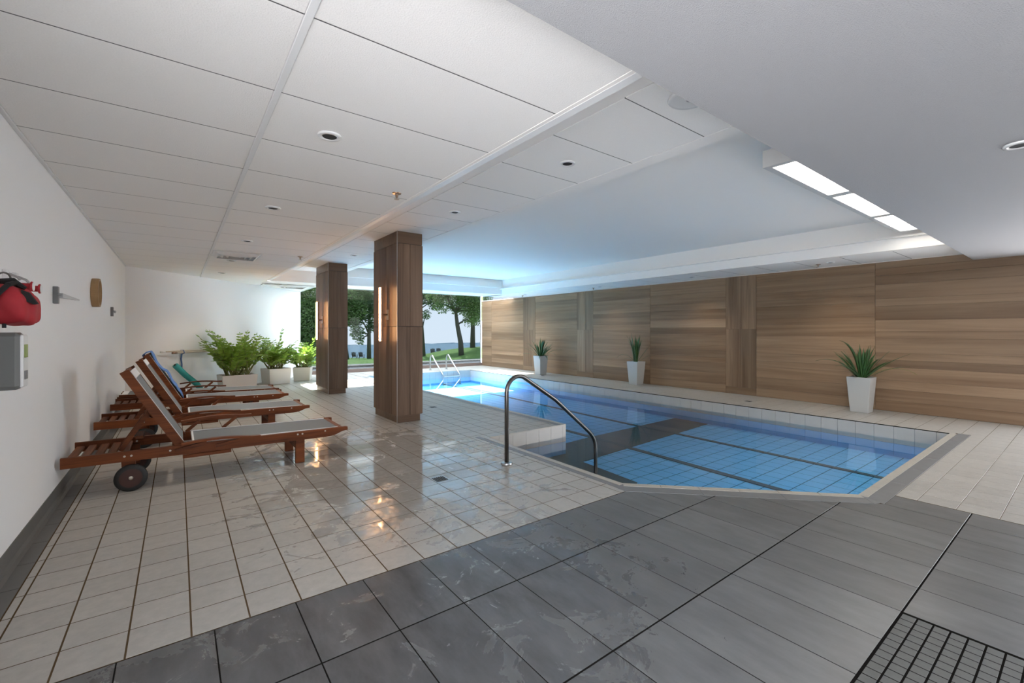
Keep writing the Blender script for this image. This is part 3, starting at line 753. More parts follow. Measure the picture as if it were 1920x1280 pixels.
# ------------------------------------------------------------------ hand rail and pool ladder
def arc(c, r, a0, a1, n, ax):
    return [(c[0] + r * math.cos(a0 + (a1 - a0) * i / n) * (1 if ax == 'x' else 0), c[1] + r * math.cos(a0 + (a1 - a0) * i / n) * (1 if ax == 'y' else 0), c[2] + r * math.sin(a0 + (a1 - a0) * i / n)) for i in range(n + 1)]
hr = thing('stair_handrail', 'dark metal handrail leading down into the stair bay of the pool', 'handrail', (2.41, 3.287, 0))
yy = 3.287
pts = [(2.412, yy, .012), (2.412, yy, .66)] + arc((2.552, yy, .66), .14, math.pi, math.radians(52), 10, 'x')
pts += [(3.02, yy, .535), (3.50, yy, .152)] + [(3.545, yy, .108), (3.578, yy, .062), (3.597, yy, .01), (3.603, yy, -.05), (3.603, yy, FZ + .01)]
MB().tube(pts, .0195, 14).build('rail', 'dark_steel', hr, smooth=True)
MB().lathe([(0, 0), (.052, 0), (.055, .006), (.05, .018), (.022, .022), (0, .022)], (2.412, yy, .001), 'z', 24).build('foot_flange', 'steel', hr, fix=True)
ld = thing('pool_ladder', 'chrome pool ladder with two arched rails at the far end', 'ladder', (6.75, 12.4, 0))
for x in (6.35, 6.92):
    pts = [(x, 12.72, .0), (x, 12.72, .34)] + [(x, 12.72 - .10 + .10 * math.cos(a), .34 + .13 * math.sin(a)) for a in [math.pi * i / 8 * .8 for i in range(1, 9)]] + [(x, 12.4, .30), (x, 12.0, -.0), (x, 11.86, -.10), (x, 11.84, -.2), (x, 11.84, FZ)]
    rr = MB().tube(pts, .021, 10).build('ladder_rail', 'steel', ld, smooth=True)
    MB().lathe([(0, 0), (.045, 0), (.045, .012), (0, .014)], (x, 12.72, .001), 'z', 16).build('foot_flange', 'steel', rr, fix=True)
MB().bbox(6.35, 6.92, 11.80, 11.88, -.155, -.135, .004).build('step', 'steel', ld)
MB().bbox(6.35, 6.92, 11.80, 11.88, -.36, -.34, .004).build('step', 'steel', ld)

# ------------------------------------------------------------------ drains
def drain(x, y, s, label):
    t = thing('floor_drain', label, 'drain', (x, y, 0), 'floor drains in the deck')
    MB().bbox(x - s, x + s, y - s, y + s, -.01, .002, .001).build('frame', 'steel' if s > .05 else 'grate', t)
    for i in range(5):
        u = x - s * .78 + s * 1.56 * i / 5
        MB().box(u, u + s * .16, y - s * .85, y + s * .85, .0021, .004).build('grate_bar', 'grate', t)
    MB().box(x - s * .85, x + s * .85, y - s * .85, y + s * .85, .0012, .0022).build('pit', 'dark_gap', t)
drain(1.728, 3.286, .062, 'square black drain grate in the wet floor near the handrail')
drain(3.28, 6.47, .06, 'small drain beside the nearer column')
drain(7.955, 3.71, .05, 'small drain in the deck below the upright boards')
drain(8.03, 9.26, .05, 'small drain in the deck before the farthest white pot')

# ------------------------------------------------------------------ ceiling fittings
def downlight(x, y, z, label, r=.062, watt=12):
    t = thing('recessed_downlight', label, 'downlight', (x, y, z), 'recessed downlights')
    MB().lathe([(r, 0), (r, -.006), (r * .94, -.010), (r * .66, -.010), (r * .62, -.004), (r * .56, .012), (r * .56, .004)], (x, y, z), 'z', 24).build('trim_ring', 'plastic_white', t, smooth=True, fix=True)
    MB().lathe([(0, -.001), (r * .60, -.001), (r * .60, -.0075), (0, -.0060)], (x, y, z), 'z', 20).build('dark_cup', 'dark_gap', t)
    if not watt: return
    la = bpy.data.lights.new('downlight_lamp', 'SPOT'); la.energy = watt; la.spot_size = math.radians(112); la.spot_blend = 1.0; la.shadow_soft_size = .05; la.color = (1, .90, .78)
    lo = bpy.data.objects.new('downlight_lamp', la); C.objects.link(lo); lo.parent = t; lo.location = (0, 0, -.014)
ords = ('first', 'second', 'third', 'fourth', 'fifth')
for i, (x, y) in enumerate(((.668, 2.562), (.662, 4.349), (.655, 6.122), (.649, 7.967), (.649, 9.75))):
    downlight(x, y, ZL, f'round recessed downlight above the loungers, {ords[i]} from the camera', watt=(0, 14, 24, 24, 14)[i])
for i, (x, y) in enumerate(((2.471, 2.551), (2.473, 4.349), (2.47, 7.894))):
    downlight(x, y, ZR2 - .004, f'round recessed downlight in the middle ceiling row, {ords[i]} from the camera', watt=0 if i < 2 else 4)
downlight(3.521, .258, ZB, 'round recessed downlight in the grey bulkhead at the picture edge', watt=0)
for i, (px, y) in enumerate(((0, 2.55), (0, 4.9), (0, 7.3), (0, 10.2))):
    downlight(8.15, y, ZL, f'round recessed downlight in the soffit by the wood wall, {ords[i]} from the right', .055, 14)
def sprinkler(x, y, z, label):
    t = thing('sprinkler_head', label, 'sprinkler', (x, y, z), 'sprinkler heads')
    MB().lathe([(.0, 0), (.035, 0), (.033, -.006), (.012, -.008), (.010, -.03), (.006, -.034), (.006, -.046), (0, -.046)], (x, y, z), 'z', 16).build('body', 'bronze', t, fix=True)
    MB().lathe([(0, -.046), (.02, -.046), (.02, -.049), (0, -.049)], (x, y, z), 'z', 12).build('deflector', 'steel', t, fix=True)
sprinkler(1.366, 3.314, ZL, 'brass sprinkler head in the left ceiling near the camera')
sprinkler(1.412, 6.97, ZL, 'small sprinkler head in the left ceiling toward the columns')
sprinkler(8.25, 2.75, ZL, 'small sprinkler head in the right soffit, nearest the bulkhead')
sprinkler(8.25, 7.6, ZL, 'small sprinkler head in the middle of the right soffit')
sprinkler(8.3, 10.5, ZL, 'small sprinkler head at the far end of the right soffit')
def vent(x0, x1, y0, y1, z, label):
    t = thing('air_vent', label, 'vent', ((x0 + x1) / 2, (y0 + y1) / 2, z), 'square ceiling vents')
    MB().bbox(x0, x1, y0, y1, z - .010, z - .002, .002).build('plate', 'plastic_white', t)
    cx, cy, hx, hy = (x0 + x1) / 2, (y0 + y1) / 2, (x1 - x0) / 2, (y1 - y0) / 2
    for k in (.92, .70, .48, .26):
        a, b = k, k - .14
        m_ = MB()
        o = [(-1, -1), (1, -1), (1, 1), (-1, 1)]
        m_.add([(cx + hx * a * u, cy + hy * a * v, z - .012) for u, v in o] + [(cx + hx * b * u, cy + hy * b * v, z - .042) for u, v in o] + [(cx + hx * b * u, cy + hy * b * v, z - .040) for u, v in o],
               [(i, (i + 1) % 4, 4 + (i + 1) % 4, 4 + i) for i in range(4)] + [(4 + i, 4 + (i + 1) % 4, 8 + (i + 1) % 4, 8 + i) for i in range(4)])
        m_.build('louvre', 'plastic_white', t, fix=True)
vent(.375, .945, 7.07, 7.62, ZL, 'white square louvred air vent in the ceiling above the loungers')
vent(1.9, 2.5, 11.3, 11.9, ZL, 'white square louvred air vent by the window soffit')
sp = thing('ceiling_speaker', 'round white ceiling speaker partly hidden by the bulkhead', 'speaker', (2.42, 1.36, ZR2))
MB().lathe([(.0, -.014), (.095, -.014), (.115, -.016), (.12, -.01), (.12, -.003)], (2.33, 1.41, ZR2 - .006), 'z', 32).build('grille', 'plastic_white', sp, smooth=True, fix=True)
MB().lathe([(.0, -.02), (.02, -.019), (.022, -.0145)], (2.33, 1.41, ZR2 - .006), 'z', 16).build('logo_plate', 'brushed_grey', sp, fix=True)
# hanging light box over the near end
lf = thing('light_fixture', 'white three panel light fixture hanging under the raised ceiling by the bulkhead', 'light fixture', (5.5, 1.35, 2.55))
fx = [3.66, 4.95, 6.24, 7.45]; y0, y1 = .99, 1.60; z0, z1 = 2.50, 2.62
for i in range(3):
    a, b = fx[i] + .006, fx[i + 1] - .006
    m_ = MB(); w = .05
    m_.box(a, b, y1 - w, y1, z0, z1).box(a, b, y0 + .08, y0 + .08 + w, z0, z1).box(a, a + w, y0 + .08 + w, y1 - w, z0, z1).box(b - w, b, y0 + .08 + w, y1 - w, z0, z1)
    fr = m_.build('frame', 'fixture_grey', lf)
    MB().box(a + w, b - w, y0 + .08 + w, y1 - w, z1 - .02, z1).build('diffuser_panel', 'diffuser', fr)
    MB().box(a, b, y0 + .08, y1, z1 + .001, z1 + .012).build('housing', 'fixture_grey', fr)
for x in (4.3, 6.8): MB().box(x - .02, x + .02, 1.3, 1.34, z1, ZREC).build('hanger', 'grid_white', lf)

# ------------------------------------------------------------------ things on the left wall
def wall_hook(y, z, arm, label):  # arm is the reach of the shadow streak
    t = thing('wall_bracket', label, 'bracket', (WX, y, z), 'grey wall brackets')
    MB().bbox(WX, WX + .028, y - .022, y + .022, z - .06, z + .06, .003).build('plate', 'brushed_grey', t)
    MB().bbox(WX + .026, WX + .040, y - .09, y + .03, z + .0, z + .014, .002).build('peg', 'brushed_grey', t)
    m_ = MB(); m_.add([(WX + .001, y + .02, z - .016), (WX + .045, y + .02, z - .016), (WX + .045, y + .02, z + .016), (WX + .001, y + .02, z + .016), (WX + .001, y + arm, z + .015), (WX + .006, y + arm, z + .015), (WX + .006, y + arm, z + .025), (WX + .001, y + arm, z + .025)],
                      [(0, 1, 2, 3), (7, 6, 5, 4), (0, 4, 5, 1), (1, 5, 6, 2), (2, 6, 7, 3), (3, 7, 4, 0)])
    m_.build('shade_streak', 'streak_grey', t, fix=True)  # tapering grey strip stands for the bracket's shadow along the wall
wall_hook(4.42, 1.475, 1.0, 'grey bracket with its wall shadow built as a strip, between the red bag and the round tan piece')
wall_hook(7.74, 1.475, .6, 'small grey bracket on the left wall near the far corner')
ck = thing('wall_drum', 'round tan wooden drum-shaped piece on the white left wall', 'wall ornament', (WX, 6.2, 1.615))
m_ = MB().lathe([(.125, 0), (.145, .0), (.147, .03), (.145, .058), (.128, .058), (.126, .03)], (WX + .001, 6.2, 1.615), 'x', 40); m_.build('rim', 'tan_wood', ck, smooth=False, fix=True)
MB().lathe([(0, .022), (.129, .022), (.129, .030), (0, .030)], (WX, 6.2, 1.615), 'x', 40).build('face', 'plastic_white', ck, fix=True)
ds = thing('wall_dispenser', 'grey and white box dispenser on the left wall below the red bag', 'dispenser', (WX, 2.98, 1.05))
y0 = 2.93
MB().bbox(WX, -.568, y0, y0 + .11, .955, 1.215, .018).build('body', 'plastic_grey', ds)
MB().bbox(-.576, -.562, y0 + .012, y0 + .10, .965, 1.205, .006).build('front_cover', 'plastic_white', ds)
MB().bbox(-.563, -.559, y0 + .03, y0 + .08, 1.10, 1.16, .002).build('window_strip', 'leaf_pale', ds)
MB().bbox(-.563, -.559, y0 + .03, y0 + .08, 1.0, 1.04, .002).build('vent_strip', 'brushed_grey', ds)
# red rescue bag
bg_ = thing('rescue_bag', 'red rescue bag with black straps hanging on the left wall', 'bag', (-.58, 3.1, 1.36))
m_ = MB(); bm = bmesh.new(); bmesh.ops.create_icosphere(bm, subdivisions=4, radius=1)
cx, cy, cz = -.615, 3.07, 1.345
for v in bm.verts:
    c_ = v.co.copy(); k = 1 + .05 * math.sin(5 * c_.x + 3 * c_.z) + .04 * math.sin(9 * c_.y + 4 * c_.x)
    sgn = lambda a, p: math.copysign(abs(a) ** p, a)
    v.co = Vector((cx + sgn(c_.x, .8) * .082 * k, cy + sgn(c_.y, .8) * .15 * k, cz + sgn(c_.z, .75) * (.088 if c_.z > 0 else .098) * k - .12 * c_.x * .12))
m_.frombm(bm).build('bag_body', 'red_cloth', bg_, smooth=True)
def ribbon(pts, w, nm, mt, par, nrm=(0, -1, 0)):
    m2 = MB()
    for i in range(len(pts) - 1): m2.bar(pts[i], pts[i + 1], .006, w)
    return m2.build(nm, mt, par)
m2 = MB(); m2.tube([(-.675, 2.925, 1.265), (-.66, 2.91, 1.32), (-.635, 2.91, 1.38), (-.61, 2.95, 1.43), (-.60, 3.02, 1.445)], .011, 6).build('strap', 'black_cloth', bg_)
MB().tube([(-.66, 3.0, 1.445), (-.61, 3.02, 1.45), (-.57, 3.03, 1.42)], .016, 6, rs=[.012, .018, .008]).build('handle', 'black_cloth', bg_)
m2 = MB().add([(x_ - .062, y_, z_) for x_, y_, z_ in ((-.51, 2.96, 1.41), (-.49, 2.98, 1.40), (-.465, 3.0, 1.35), (-.475, 2.98, 1.345), (-.505, 2.95, 1.365), (-.51, 2.99, 1.41), (-.49, 3.01, 1.40), (-.465, 3.03, 1.35), (-.475, 3.01, 1.345), (-.505, 2.98, 1.365))],
               [(0, 1, 2, 3, 4), (9, 8, 7, 6, 5)] + [(i, 5 + i, 5 + (i + 1) % 5, (i + 1) % 5) for i in range(5)]); m2.build('flap', 'black_cloth', bg_, fix=True)
MB().tube([(-.63, 2.99, 1.258), (-.63, 2.99, 1.235)], .007, 8).build('toggle', 'black_cloth', bg_)
for k_, (yy, zz) in enumerate(((3.30, 1.50), (3.46, 1.50))):
    t = thing('wall_hook', ('white wall hook above the red bag, left one', 'white wall hook above the red bag, right one')[k_], 'hook', (WX, yy, zz), 'hooks above the bag')
    MB().bbox(WX, WX + .02, yy - .018, yy + .018, zz - .03, zz + .03, .003).build('plate', 'plastic_white', t)
    MB().tube([(WX + .02, yy, zz + .01), (WX + .05, yy, zz - .005), (WX + .06, yy, zz - .02)], .006, 8).build('prong', 'steel', t)
    sp_ = thing('red_spool', ('red spool above the bag, left one', 'red spool above the bag, right one')[k_], 'spool', (WX + .06, yy, zz - .05), 'red spools')
    MB().lathe([(0, -.03), (.024, -.03), (.026, -.024), (.016, -.018), (.016, .018), (.026, .024), (.024, .03), (0, .03)], (WX + .075, yy, zz - .05), 'x', 16).build('reel', 'red_cloth', sp_, smooth=False, fix=True)
    MB().lathe([(0, .0), (.022, .0), (.022, .003), (0, .003)], (WX + .105, yy, zz - .05), 'x', 16).build('reel_cap', 'plastic_white', sp_, fix=True)
cl = MB().tube([(-.64 + .022 * math.cos(a), 3.03, 1.462 + .028 * math.sin(a)) for a in [2 * math.pi * i / 16 for i in range(17)]], .004, 6).build('carabiner', 'dark_steel', bg_)

# poles on the angled wall
def onwall(s_, z, off): p = p0 + dd * s_ - q * off; return (p.x, p.y, z)
for k_, (s0, s1, z, r_, lb) in enumerate(((.62, 3.0, .852, .012, 'upper cream pole on the angled wall'), (.86, 3.1, .822, .016, 'lower cream pole on the angled wall'))):
    t = thing('pool_pole', lb, 'pole', onwall(1.5, z, .05), 'pool poles')
    MB().tube([onwall(s0, z, .05), onwall(s1, z + .0, .05)], r_, 10).build('shaft', 'cream_pole', t, smooth=True)
    MB().tube([onwall(s0 - .03, z, .05), onwall(s0 + .06, z, .05)], r_ * 1.25, 10).build('grip', 'plastic_white' if k_ == 0 else 'bronze', t, smooth=True)
t = thing('pole_hanger', 'blue strap hanger holding the poles on the angled wall', 'hanger', onwall(1.05, .8, .03))
MB().tube([onwall(1.05, .86, .0), onwall(1.05, .865, .07), onwall(1.06, .81, .075), onwall(1.05, .79, .03)], .008, 8).build('hook', 'strap_blue', t, smooth=True)
MB().tube([onwall(1.05, .80, .03), onwall(1.03, .70, .035), onwall(1.05, .60, .03), onwall(1.04, .45, .035)], .013, 8).build('strap', 'strap_blue', t, smooth=True)
t = thing('foam_tube', 'teal foam tube leaning at the angled wall behind the loungers', 'foam tube', onwall(.95, 0, .2))
MB().tube([onwall(.80, .60, .14), onwall(1.0, .40, .16), onwall(1.2, .22, .2), onwall(1.3, .05, .24)], .05, 14).build('tube_body', 'foam_teal', t, smooth=True)
MB().lathe([(0, 0), (.02, 0), (.02, .004), (0, .004)], onwall(.795, .605, .14), 'y', 10).build('tube_core', 'dark_gap', t)
t = thing('garden_hose', 'loose teal hose on the floor behind the farthest lounger', 'hose', (.3, 9.4, 0))
MB().tube([(-.1 + .09 * i, 9.5 + .12 * math.sin(i * .9), .25 * math.exp(-i * .5) + .015) for i in range(12)], .013, 8).build('hose_run', 'foam_teal', t, smooth=True)

# ------------------------------------------------------------------ potted plants on the right deck
def taper_pot(cx, cy, wb, wt, h, par, mat):
    m_ = MB(); o = [(-1, -1), (1, -1), (1, 1), (-1, 1)]
    rings = [(wb / 2, 0), (wt / 2, h), (wt / 2 - .018, h), (wt / 2 - .03, h - .05)]
    for w, z in rings: m_.v += [(cx + u * w, cy + v * w, z) for u, v in o]
    for r_ in range(3):
        for i in range(4): m_.f.append((r_ * 4 + i, r_ * 4 + (i + 1) % 4, r_ * 4 + 4 + (i + 1) % 4, r_ * 4 + 4 + i)); m_.m.append(0)
    m_.f.append((3, 2, 1, 0)); m_.m.append(0)
    p = m_.build('pot', mat, par, fix=True)
    md = p.modifiers.new('soft', 'BEVEL'); md.width = .006; md.segments = 2
    MB().prism([(cx + u * (wt / 2 - .028), cy + v * (wt / 2 - .028)) for u, v in o], h - .06, h - .03).build('soil', 'soil', par)
def blade(base, az, lean, L, w, droop, par, mat, kink=None):
    """a long strap leaf with a keel, curving outward"""
    n = 9; d = Vector((math.cos(az), math.sin(az), 0)); sd = Vector((-d.y, d.x, 0)); p = Vector(base); ang = lean; m_ = MB(); st = L / n
    for i in range(n + 1):
        u = i / n; ww = w * (.45 + 2.2 * u * (1 - u) if u < .85 else (1 - u) * 2.3 + .02) * .8
        t_ = d * math.sin(ang) + Vector((0, 0, 1)) * math.cos(ang); nn = t_.cross(sd).normalized()
        m_.v += [tuple(p - sd * ww / 2 + nn * ww * .12), tuple(p + nn * -.0), tuple(p + sd * ww / 2 + nn * ww * .12), tuple(p + nn * .003)]
        p = p + t_ * st; ang += droop / n * (1.6 * u + .2)
    for i in range(n):
        a = i * 4; b = a + 4
        m_.f += [(a, b, b + 1, a + 1), (a + 1, b + 1, b + 2, a + 2), (a + 3, b + 3, b, a), (a + 2, b + 2, b + 3, a + 3)]; m_.m += [0] * 4
    return m_.build('leaf', mat, par, smooth=True)
def pot_plant(cx, cy, label, leaves, seed):
    rr = random.Random(seed); t = thing('potted_plant', label, 'potted plant', (cx, cy, 0), 'white pots along the wood wall')
    taper_pot(cx, cy, .225, .30, .53, t, 'pot_white')
    for az, lean, L, w, dr, mt in leaves:
        a = math.radians(az)
        while math.cos(a) * L * math.sin(min(1.57, lean + .4 * dr)) * 1.0 > .34: lean *= .9; dr *= .9; L *= .96
        b = (cx + .05 * math.cos(a + 1) * rr.random() + .03 * math.cos(a), cy + .05 * math.sin(a + 2) * rr.random() + .03 * math.sin(a), .485)
        blade(b, a, lean, L * 1.12, w * 1.1, dr, t, mt)
VR = math.degrees(math.atan2(rv.y, rv.x))      # direction to the right in the picture
def fan(n, seed, lmin, lmax, spread):
    rr = random.Random(seed); out_ = []
    for i in range(n):
        out_.append((rr.uniform(0, 360), rr.uniform(.04, spread), rr.uniform(lmin, lmax) * 1.25, rr.uniform(.038, .058), rr.uniform(.1, .8), 'leaf_dark'))
    return out_
RA, LA = VR, VR + 180
pot_plant(8.31, 2.20, 'white pot plant nearest the bulkhead, with wide drooping dark leaves',
          fan(36, 3, .24, .42, .85) + [(LA - 10, .75, .66, .06, 1.5, 'leaf_dark'), (LA + 14, .85, .5, .055, 1.1, 'leaf_dark'), (LA + 20, .25, .72, .05, 1.5, 'leaf_dark'), (LA - 25, .45, .5, .045, .9, 'leaf_dark'), (RA - 24, .85, .62, .05, .4, 'leaf_dark'),
                              (RA - 30, 1.0, .52, .04, .7, 'leaf_dark'), (RA - 34, .95, .62, .042, 1.7, 'leaf_pale'), (RA + 20, .4, .48, .05, .1, 'leaf_dark'), (RA - 20, .2, .48, .05, .0, 'leaf_dark')], 1)
pot_plant(8.43, 6.45, 'middle white pot plant with a tall narrow tuft of upright leaves',
          fan(24, 9, .30, .50, .2) + [(LA, .1, .55, .05, .1, 'leaf_dark'), (LA + 10, .7, .5, .032, 2.2, 'leaf_dark'), (LA - 20, .8, .26, .035, 1.5, 'leaf_dark'), (RA - 25, .6, .46, .055, .1, 'leaf_dark'), (RA - 30, .8, .40, .035, 1.2, 'leaf_dark'), (RA + 30, .25, .5, .04, .3, 'leaf_dark')], 2)
pot_plant(8.20, 9.55, 'farthest white pot plant with a round spray of leaves',
          fan(40, 5, .26, .42, .95) + [(LA + 6, .9, .6, .045, .8, 'leaf_dark'), (LA - 5, 1.15, .58, .045, 1.3, 'leaf_dark'), (RA - 25, .95, .58, .045, 1.0, 'leaf_dark'), (RA - 40, 1.1, .48, .045, 1.3, 'leaf_dark'), (LA + 80, 1.1, .40, .035, 2.4, 'leaf_dark'), (LA + 110, 1.1, .40, .035, 2.3, 'leaf_dark')], 3)

# ------------------------------------------------------------------ leafy tubs by the angled wall
def frond(base, az, lean, L, bend, par, rr, pairs=9, ls=.135):
    room = (p0 - Vector(base[:2])).dot(q) - .06; toward = math.cos(az) * q.x + math.sin(az) * q.y
    while toward > 0 and toward * L * math.sin(min(1.5, lean + .4 * bend)) > room: lean *= .92; bend *= .92; L *= .98
    d = Vector((math.cos(az), math.sin(az), 0)); sd = Vector((-d.y, d.x, 0)); p = Vector(base); ang = lean; n = 14; pts = [p.copy()]; tg = []
    for i in range(n):
        t_ = d * math.sin(ang) + Vector((0, 0, 1)) * math.cos(ang); tg.append(t_); p = p + t_ * (L / n); pts.append(p.copy()); ang += bend / n * (i / n * 1.8)
    tg.append(tg[-1]); m_ = MB()
    m_.tube(pts, .008, 5, 1, rs=[.011 - .009 * i / n for i in range(n + 1)])
    for k in range(pairs):
        u = .28 + .70 * k / (pairs - 1); i = min(int(u * n), n - 1); f = u * n - i; c = pts[i].lerp(pts[i + 1], f); t_ = tg[i]; nn = t_.cross(sd).normalized()
        s_ = ls * (1.0 - .45 * abs(u - .55) / .45) * rr.uniform(.85, 1.15)
        for sg in (-1, 1):
            ld_ = (sd * sg * rr.uniform(.75, 1.0) + t_ * rr.uniform(.35, .75) + nn * rr.uniform(-.35, .25)).normalized(); cr = ld_.cross(nn).normalized(); up = cr.cross(ld_).normalized()
            w = s_ * .27
            v = [c, c + ld_ * s_ * .3 + cr * w, c + ld_ * s_ * .7 + cr * w * .85, c + ld_ * s_, c + ld_ * s_ * .7 - cr * w * .85, c + ld_ * s_ * .3 - cr * w, c + ld_ * s_ * .5 - up * w * .35]
            m_.add(v, [(0, 1, 6), (1, 2, 6), (2, 3, 6), (3, 4, 6), (4, 5, 6), (5, 0, 6)], 0)
    c = pts[-1]; t_ = tg[-1]
    m_.add([c, c + t_ * .03 + sd * .012, c + t_ * .06, c + t_ * .03 - sd * .012], [(0, 1, 2, 3)], 0)
    return m_.build('frond', ['zz_leaf', 'zz_stem'], par)
def tub(cx, cy, wx, wy, rot, h, label, nf, seed, Lr, extra=()):
    rr = random.Random(seed); t = thing('tub_plant', label, 'potted plant', (cx, cy, 0), 'leafy plants in white tubs')
    ca, sa = math.cos(rot), math.sin(rot)
    def ring(k, z): return [(cx + (u * wx / 2 * ca - v * wy / 2 * sa) * k, cy + (u * wx / 2 * sa + v * wy / 2 * ca) * k, z) for u, v in ((-1, -1), (1, -1), (1, 1), (-1, 1))]
    m_ = MB()
    for k, z in ((.90, 0), (1, h * .97), (1.0, h), (.93, h), (.90, h - .04)): m_.v += ring(k, z)
    for r_ in range(4):
        for i in range(4): m_.f.append((r_ * 4 + i, r_ * 4 + (i + 1) % 4, r_ * 4 + 4 + (i + 1) % 4, r_ * 4 + 4 + i)); m_.m.append(0)
    m_.f.append((3, 2, 1, 0)); m_.m.append(0)
    pt_ = m_.build('pot', 'tub_white', t, fix=True); md = pt_.modifiers.new('soft', 'BEVEL'); md.width = .008; md.segments = 2
    so_ = ring(.9, h - .03); MB().prism([(a, b) for a, b, _ in so_], h - .05, h - .03).build('soil', 'soil', t)
    for i in range(nf):
        az = 2 * math.pi * i / nf + rr.uniform(-.3, .3); le = rr.uniform(.12, .85)
        b = (cx + rr.uniform(-.3, .3) * wx, cy + rr.uniform(-.3, .3) * wy, h - .04)
        frond(b, az, le, rr.uniform(*Lr), rr.uniform(.5, 1.5), t, rr)
    rr.random()
    for az, le, L, be in extra: frond((cx, cy, h - .04), math.radians(az), le, L, be, t, rr)
    return t
tub(.95, 10.42, .62, .46, math.radians(8), .36, 'leafy plant in the long white tub nearest the loungers', 40, 21, (.6, .98),
    [(LA, .85, 1.2, .5), (LA + 8, 1.0, 1.25, .3), (LA - 10, 1.1, 1.15, .7), (LA - 14, 1.25, 1.1, .8), (LA - 6, .6, 1.1, .6), (LA - 20, .95, 1.1, .5), (LA - 25, 1.2, 1.0, .9), (RA, .2, .9, .1), (RA + 10, .5, .8, .6)])
tub(1.83, 11.62, .50, .46, math.radians(16), .36, 'leafy plant in the middle white tub', 30, 22, (.55, .9), [(RA, .12, .95, .15), (RA, .8, .8, 1.2), (RA + 10, .95, .7, 1.6), (LA, .5, .7, .6), (RA, .5, .85, .5)])
tub(2.50, 12.05, .40, .40, math.radians(-20), .33, 'leafy plant in the white tub beside the far column', 24, 23, (.5, .8), [(RA, 1.1, .75, 1.9), (RA + 12, .6, .8, .8), (RA, .3, .85, .3), (RA - 20, 1.0, .7, 2.2)])

# ------------------------------------------------------------------ outside: kerb, lawn, lake, trees, chairs
g = MB().box(-6, 22, GY + .05, 17.0, -.12, -.02)
tag(g.build('forecourt', 'asphalt'), 'grey paved forecourt outside the glass front', 'pavement', kind='structure')
kb = thing('kerb', 'pale stone kerb between the paving and the lawn', 'kerb', (6, 15.6, 0))
for i in range(16): MB().bbox(-5 + 1.5 * i, -5 + 1.5 * i + 1.49, 15.5, 15.75, -.05, .05, .01).build('kerb_stone', 'kerb_stone', kb)
lawn = MB(); nx, ny = 60, 60
def lz(x, y):
    d = x * dv.x + y * dv.y
    pl = .55 - .051 * d
    m1 = 1.45 * math.exp(-((x - 24.8) / 4.2) ** 2 - ((y - 38) / 12) ** 2) + .5 * math.exp(-((x - 30.3) / 5) ** 2 - ((y - 56) / 5) ** 2)
    return min(-.08, pl) + m1 + .05 * math.sin(x * .5) * math.sin(y * .4)
for j in range(ny + 1):
    for i in range(nx + 1):
        x = -20 + 100 * i / nx; y = 15.6 + 62 * (j / ny) ** 1.3; lawn.v.append((x, y, lz(x, y)))
for j in range(ny):
    for i in range(nx): a = j * (nx + 1) + i; lawn.f.append((a, a + 1, a + nx + 2, a + nx + 1)); lawn.m.append(0)
tag(lawn.build('lawn', 'grass', smooth=True), 'green lawn sloping to the lake outside the windows', 'lawn', kind='structure')
tag(MB().add([(-400, 40, -3.3), (400, 40, -3.3), (400, 145, -3.3), (-400, 145, -3.3)], [(0, 1, 2, 3)]).build('lake', 'lake_water'), 'calm blue lake beyond the lawn', 'lake', kind='structure')
sh = MB()
for i in range(60):
    x = -260 + 9 * i; sh.add([(x, 144, -3.3), (x + 9, 144, -3.3), (x + 9, 144.5, -3.2 + .5 * R.random()), (x, 144.5, -3.2 + .5 * R.random())], [(0, 1, 2, 3)])
tag(sh.build('far_shore', 'shore'), 'thin hazy far shore on the lake horizon', 'shore', kind='structure')
def far(px, depth): v = dv + rv * (px - 960) / F; return v.x * depth, v.y * depth
def tree(px, depth, k, label, trunk, blobs, nl, ls, seed, mat='foliage', r0=.16):
    x, y = far(px, depth); z = lz(x, y) - .1; r0 *= k; ls *= k * .8; trunk = [tuple(c * k for c in p) for p in trunk]; blobs = [tuple(c * k for c in b[:4]) + (b[4],) for b in blobs]
    rr = random.Random(seed); t = thing('tree', label, 'tree', (x, y, z), 'trees on the lawn')
    base = Vector((x, y, z))
    m_ = MB(); pts = [base + Vector(p) for p in trunk]; n_ = len(pts)
    m_.tube(pts, r0, 9, rs=[r0 * (1 - .65 * i / (n_ - 1)) for i in range(n_)]); m_.build('trunk', 'bark', t, smooth=True)
    for bx_, by_, bz_, br_, _ in blobs:
        c = base + Vector((bx_, by_, bz_)); s0 = min(pts[1:], key=lambda p: (p - c).length + (2 if p.z > c.z else 0)); md = s0.lerp(c, .55) + Vector((0, 0, .15))
        MB().tube([s0, md, c], .05, 6, rs=[r0 * .38, r0 * .24, r0 * .08]).build('branch', 'bark', t, smooth=True)
    cr = MB(); tot = sum(b[3] ** 2 * b[4] for b in blobs)
    for bx_, by_, bz_, br_, fl in blobs:
        c = base + Vector((bx_, by_, bz_))
        for k in range(int(nl * br_ ** 2 * fl / tot)):
            d_ = Vector((rr.gauss(0, 1), rr.gauss(0, 1), rr.gauss(0, 1))).normalized(); p = c + d_ * br_ * rr.random() ** .45 * Vector((1, 1, .8)).length / 1.62
            a = Vector((rr.gauss(0, 1), rr.gauss(0, 1), rr.gauss(0, .6))).normalized() * ls * rr.uniform(.6, 1.2); b_ = a.cross(Vector((rr.gauss(0, 1), rr.gauss(0, 1), rr.gauss(0, 1)))).normalized() * ls * .42
            cr.add([p - a, p + b_, p + a, p - b_], [(0, 1, 2, 3)])
    tag(cr.build('crown', mat, t), kind='stuff')
def at(px, py, z):   # point on the ground plane of height z behind that pixel
    v = dv + rv * (px - 960) / F + Vector((0, 0, 1)) * (HY - py) / F; k = (z - CH) / v.z; return v.x * k, v.y * k
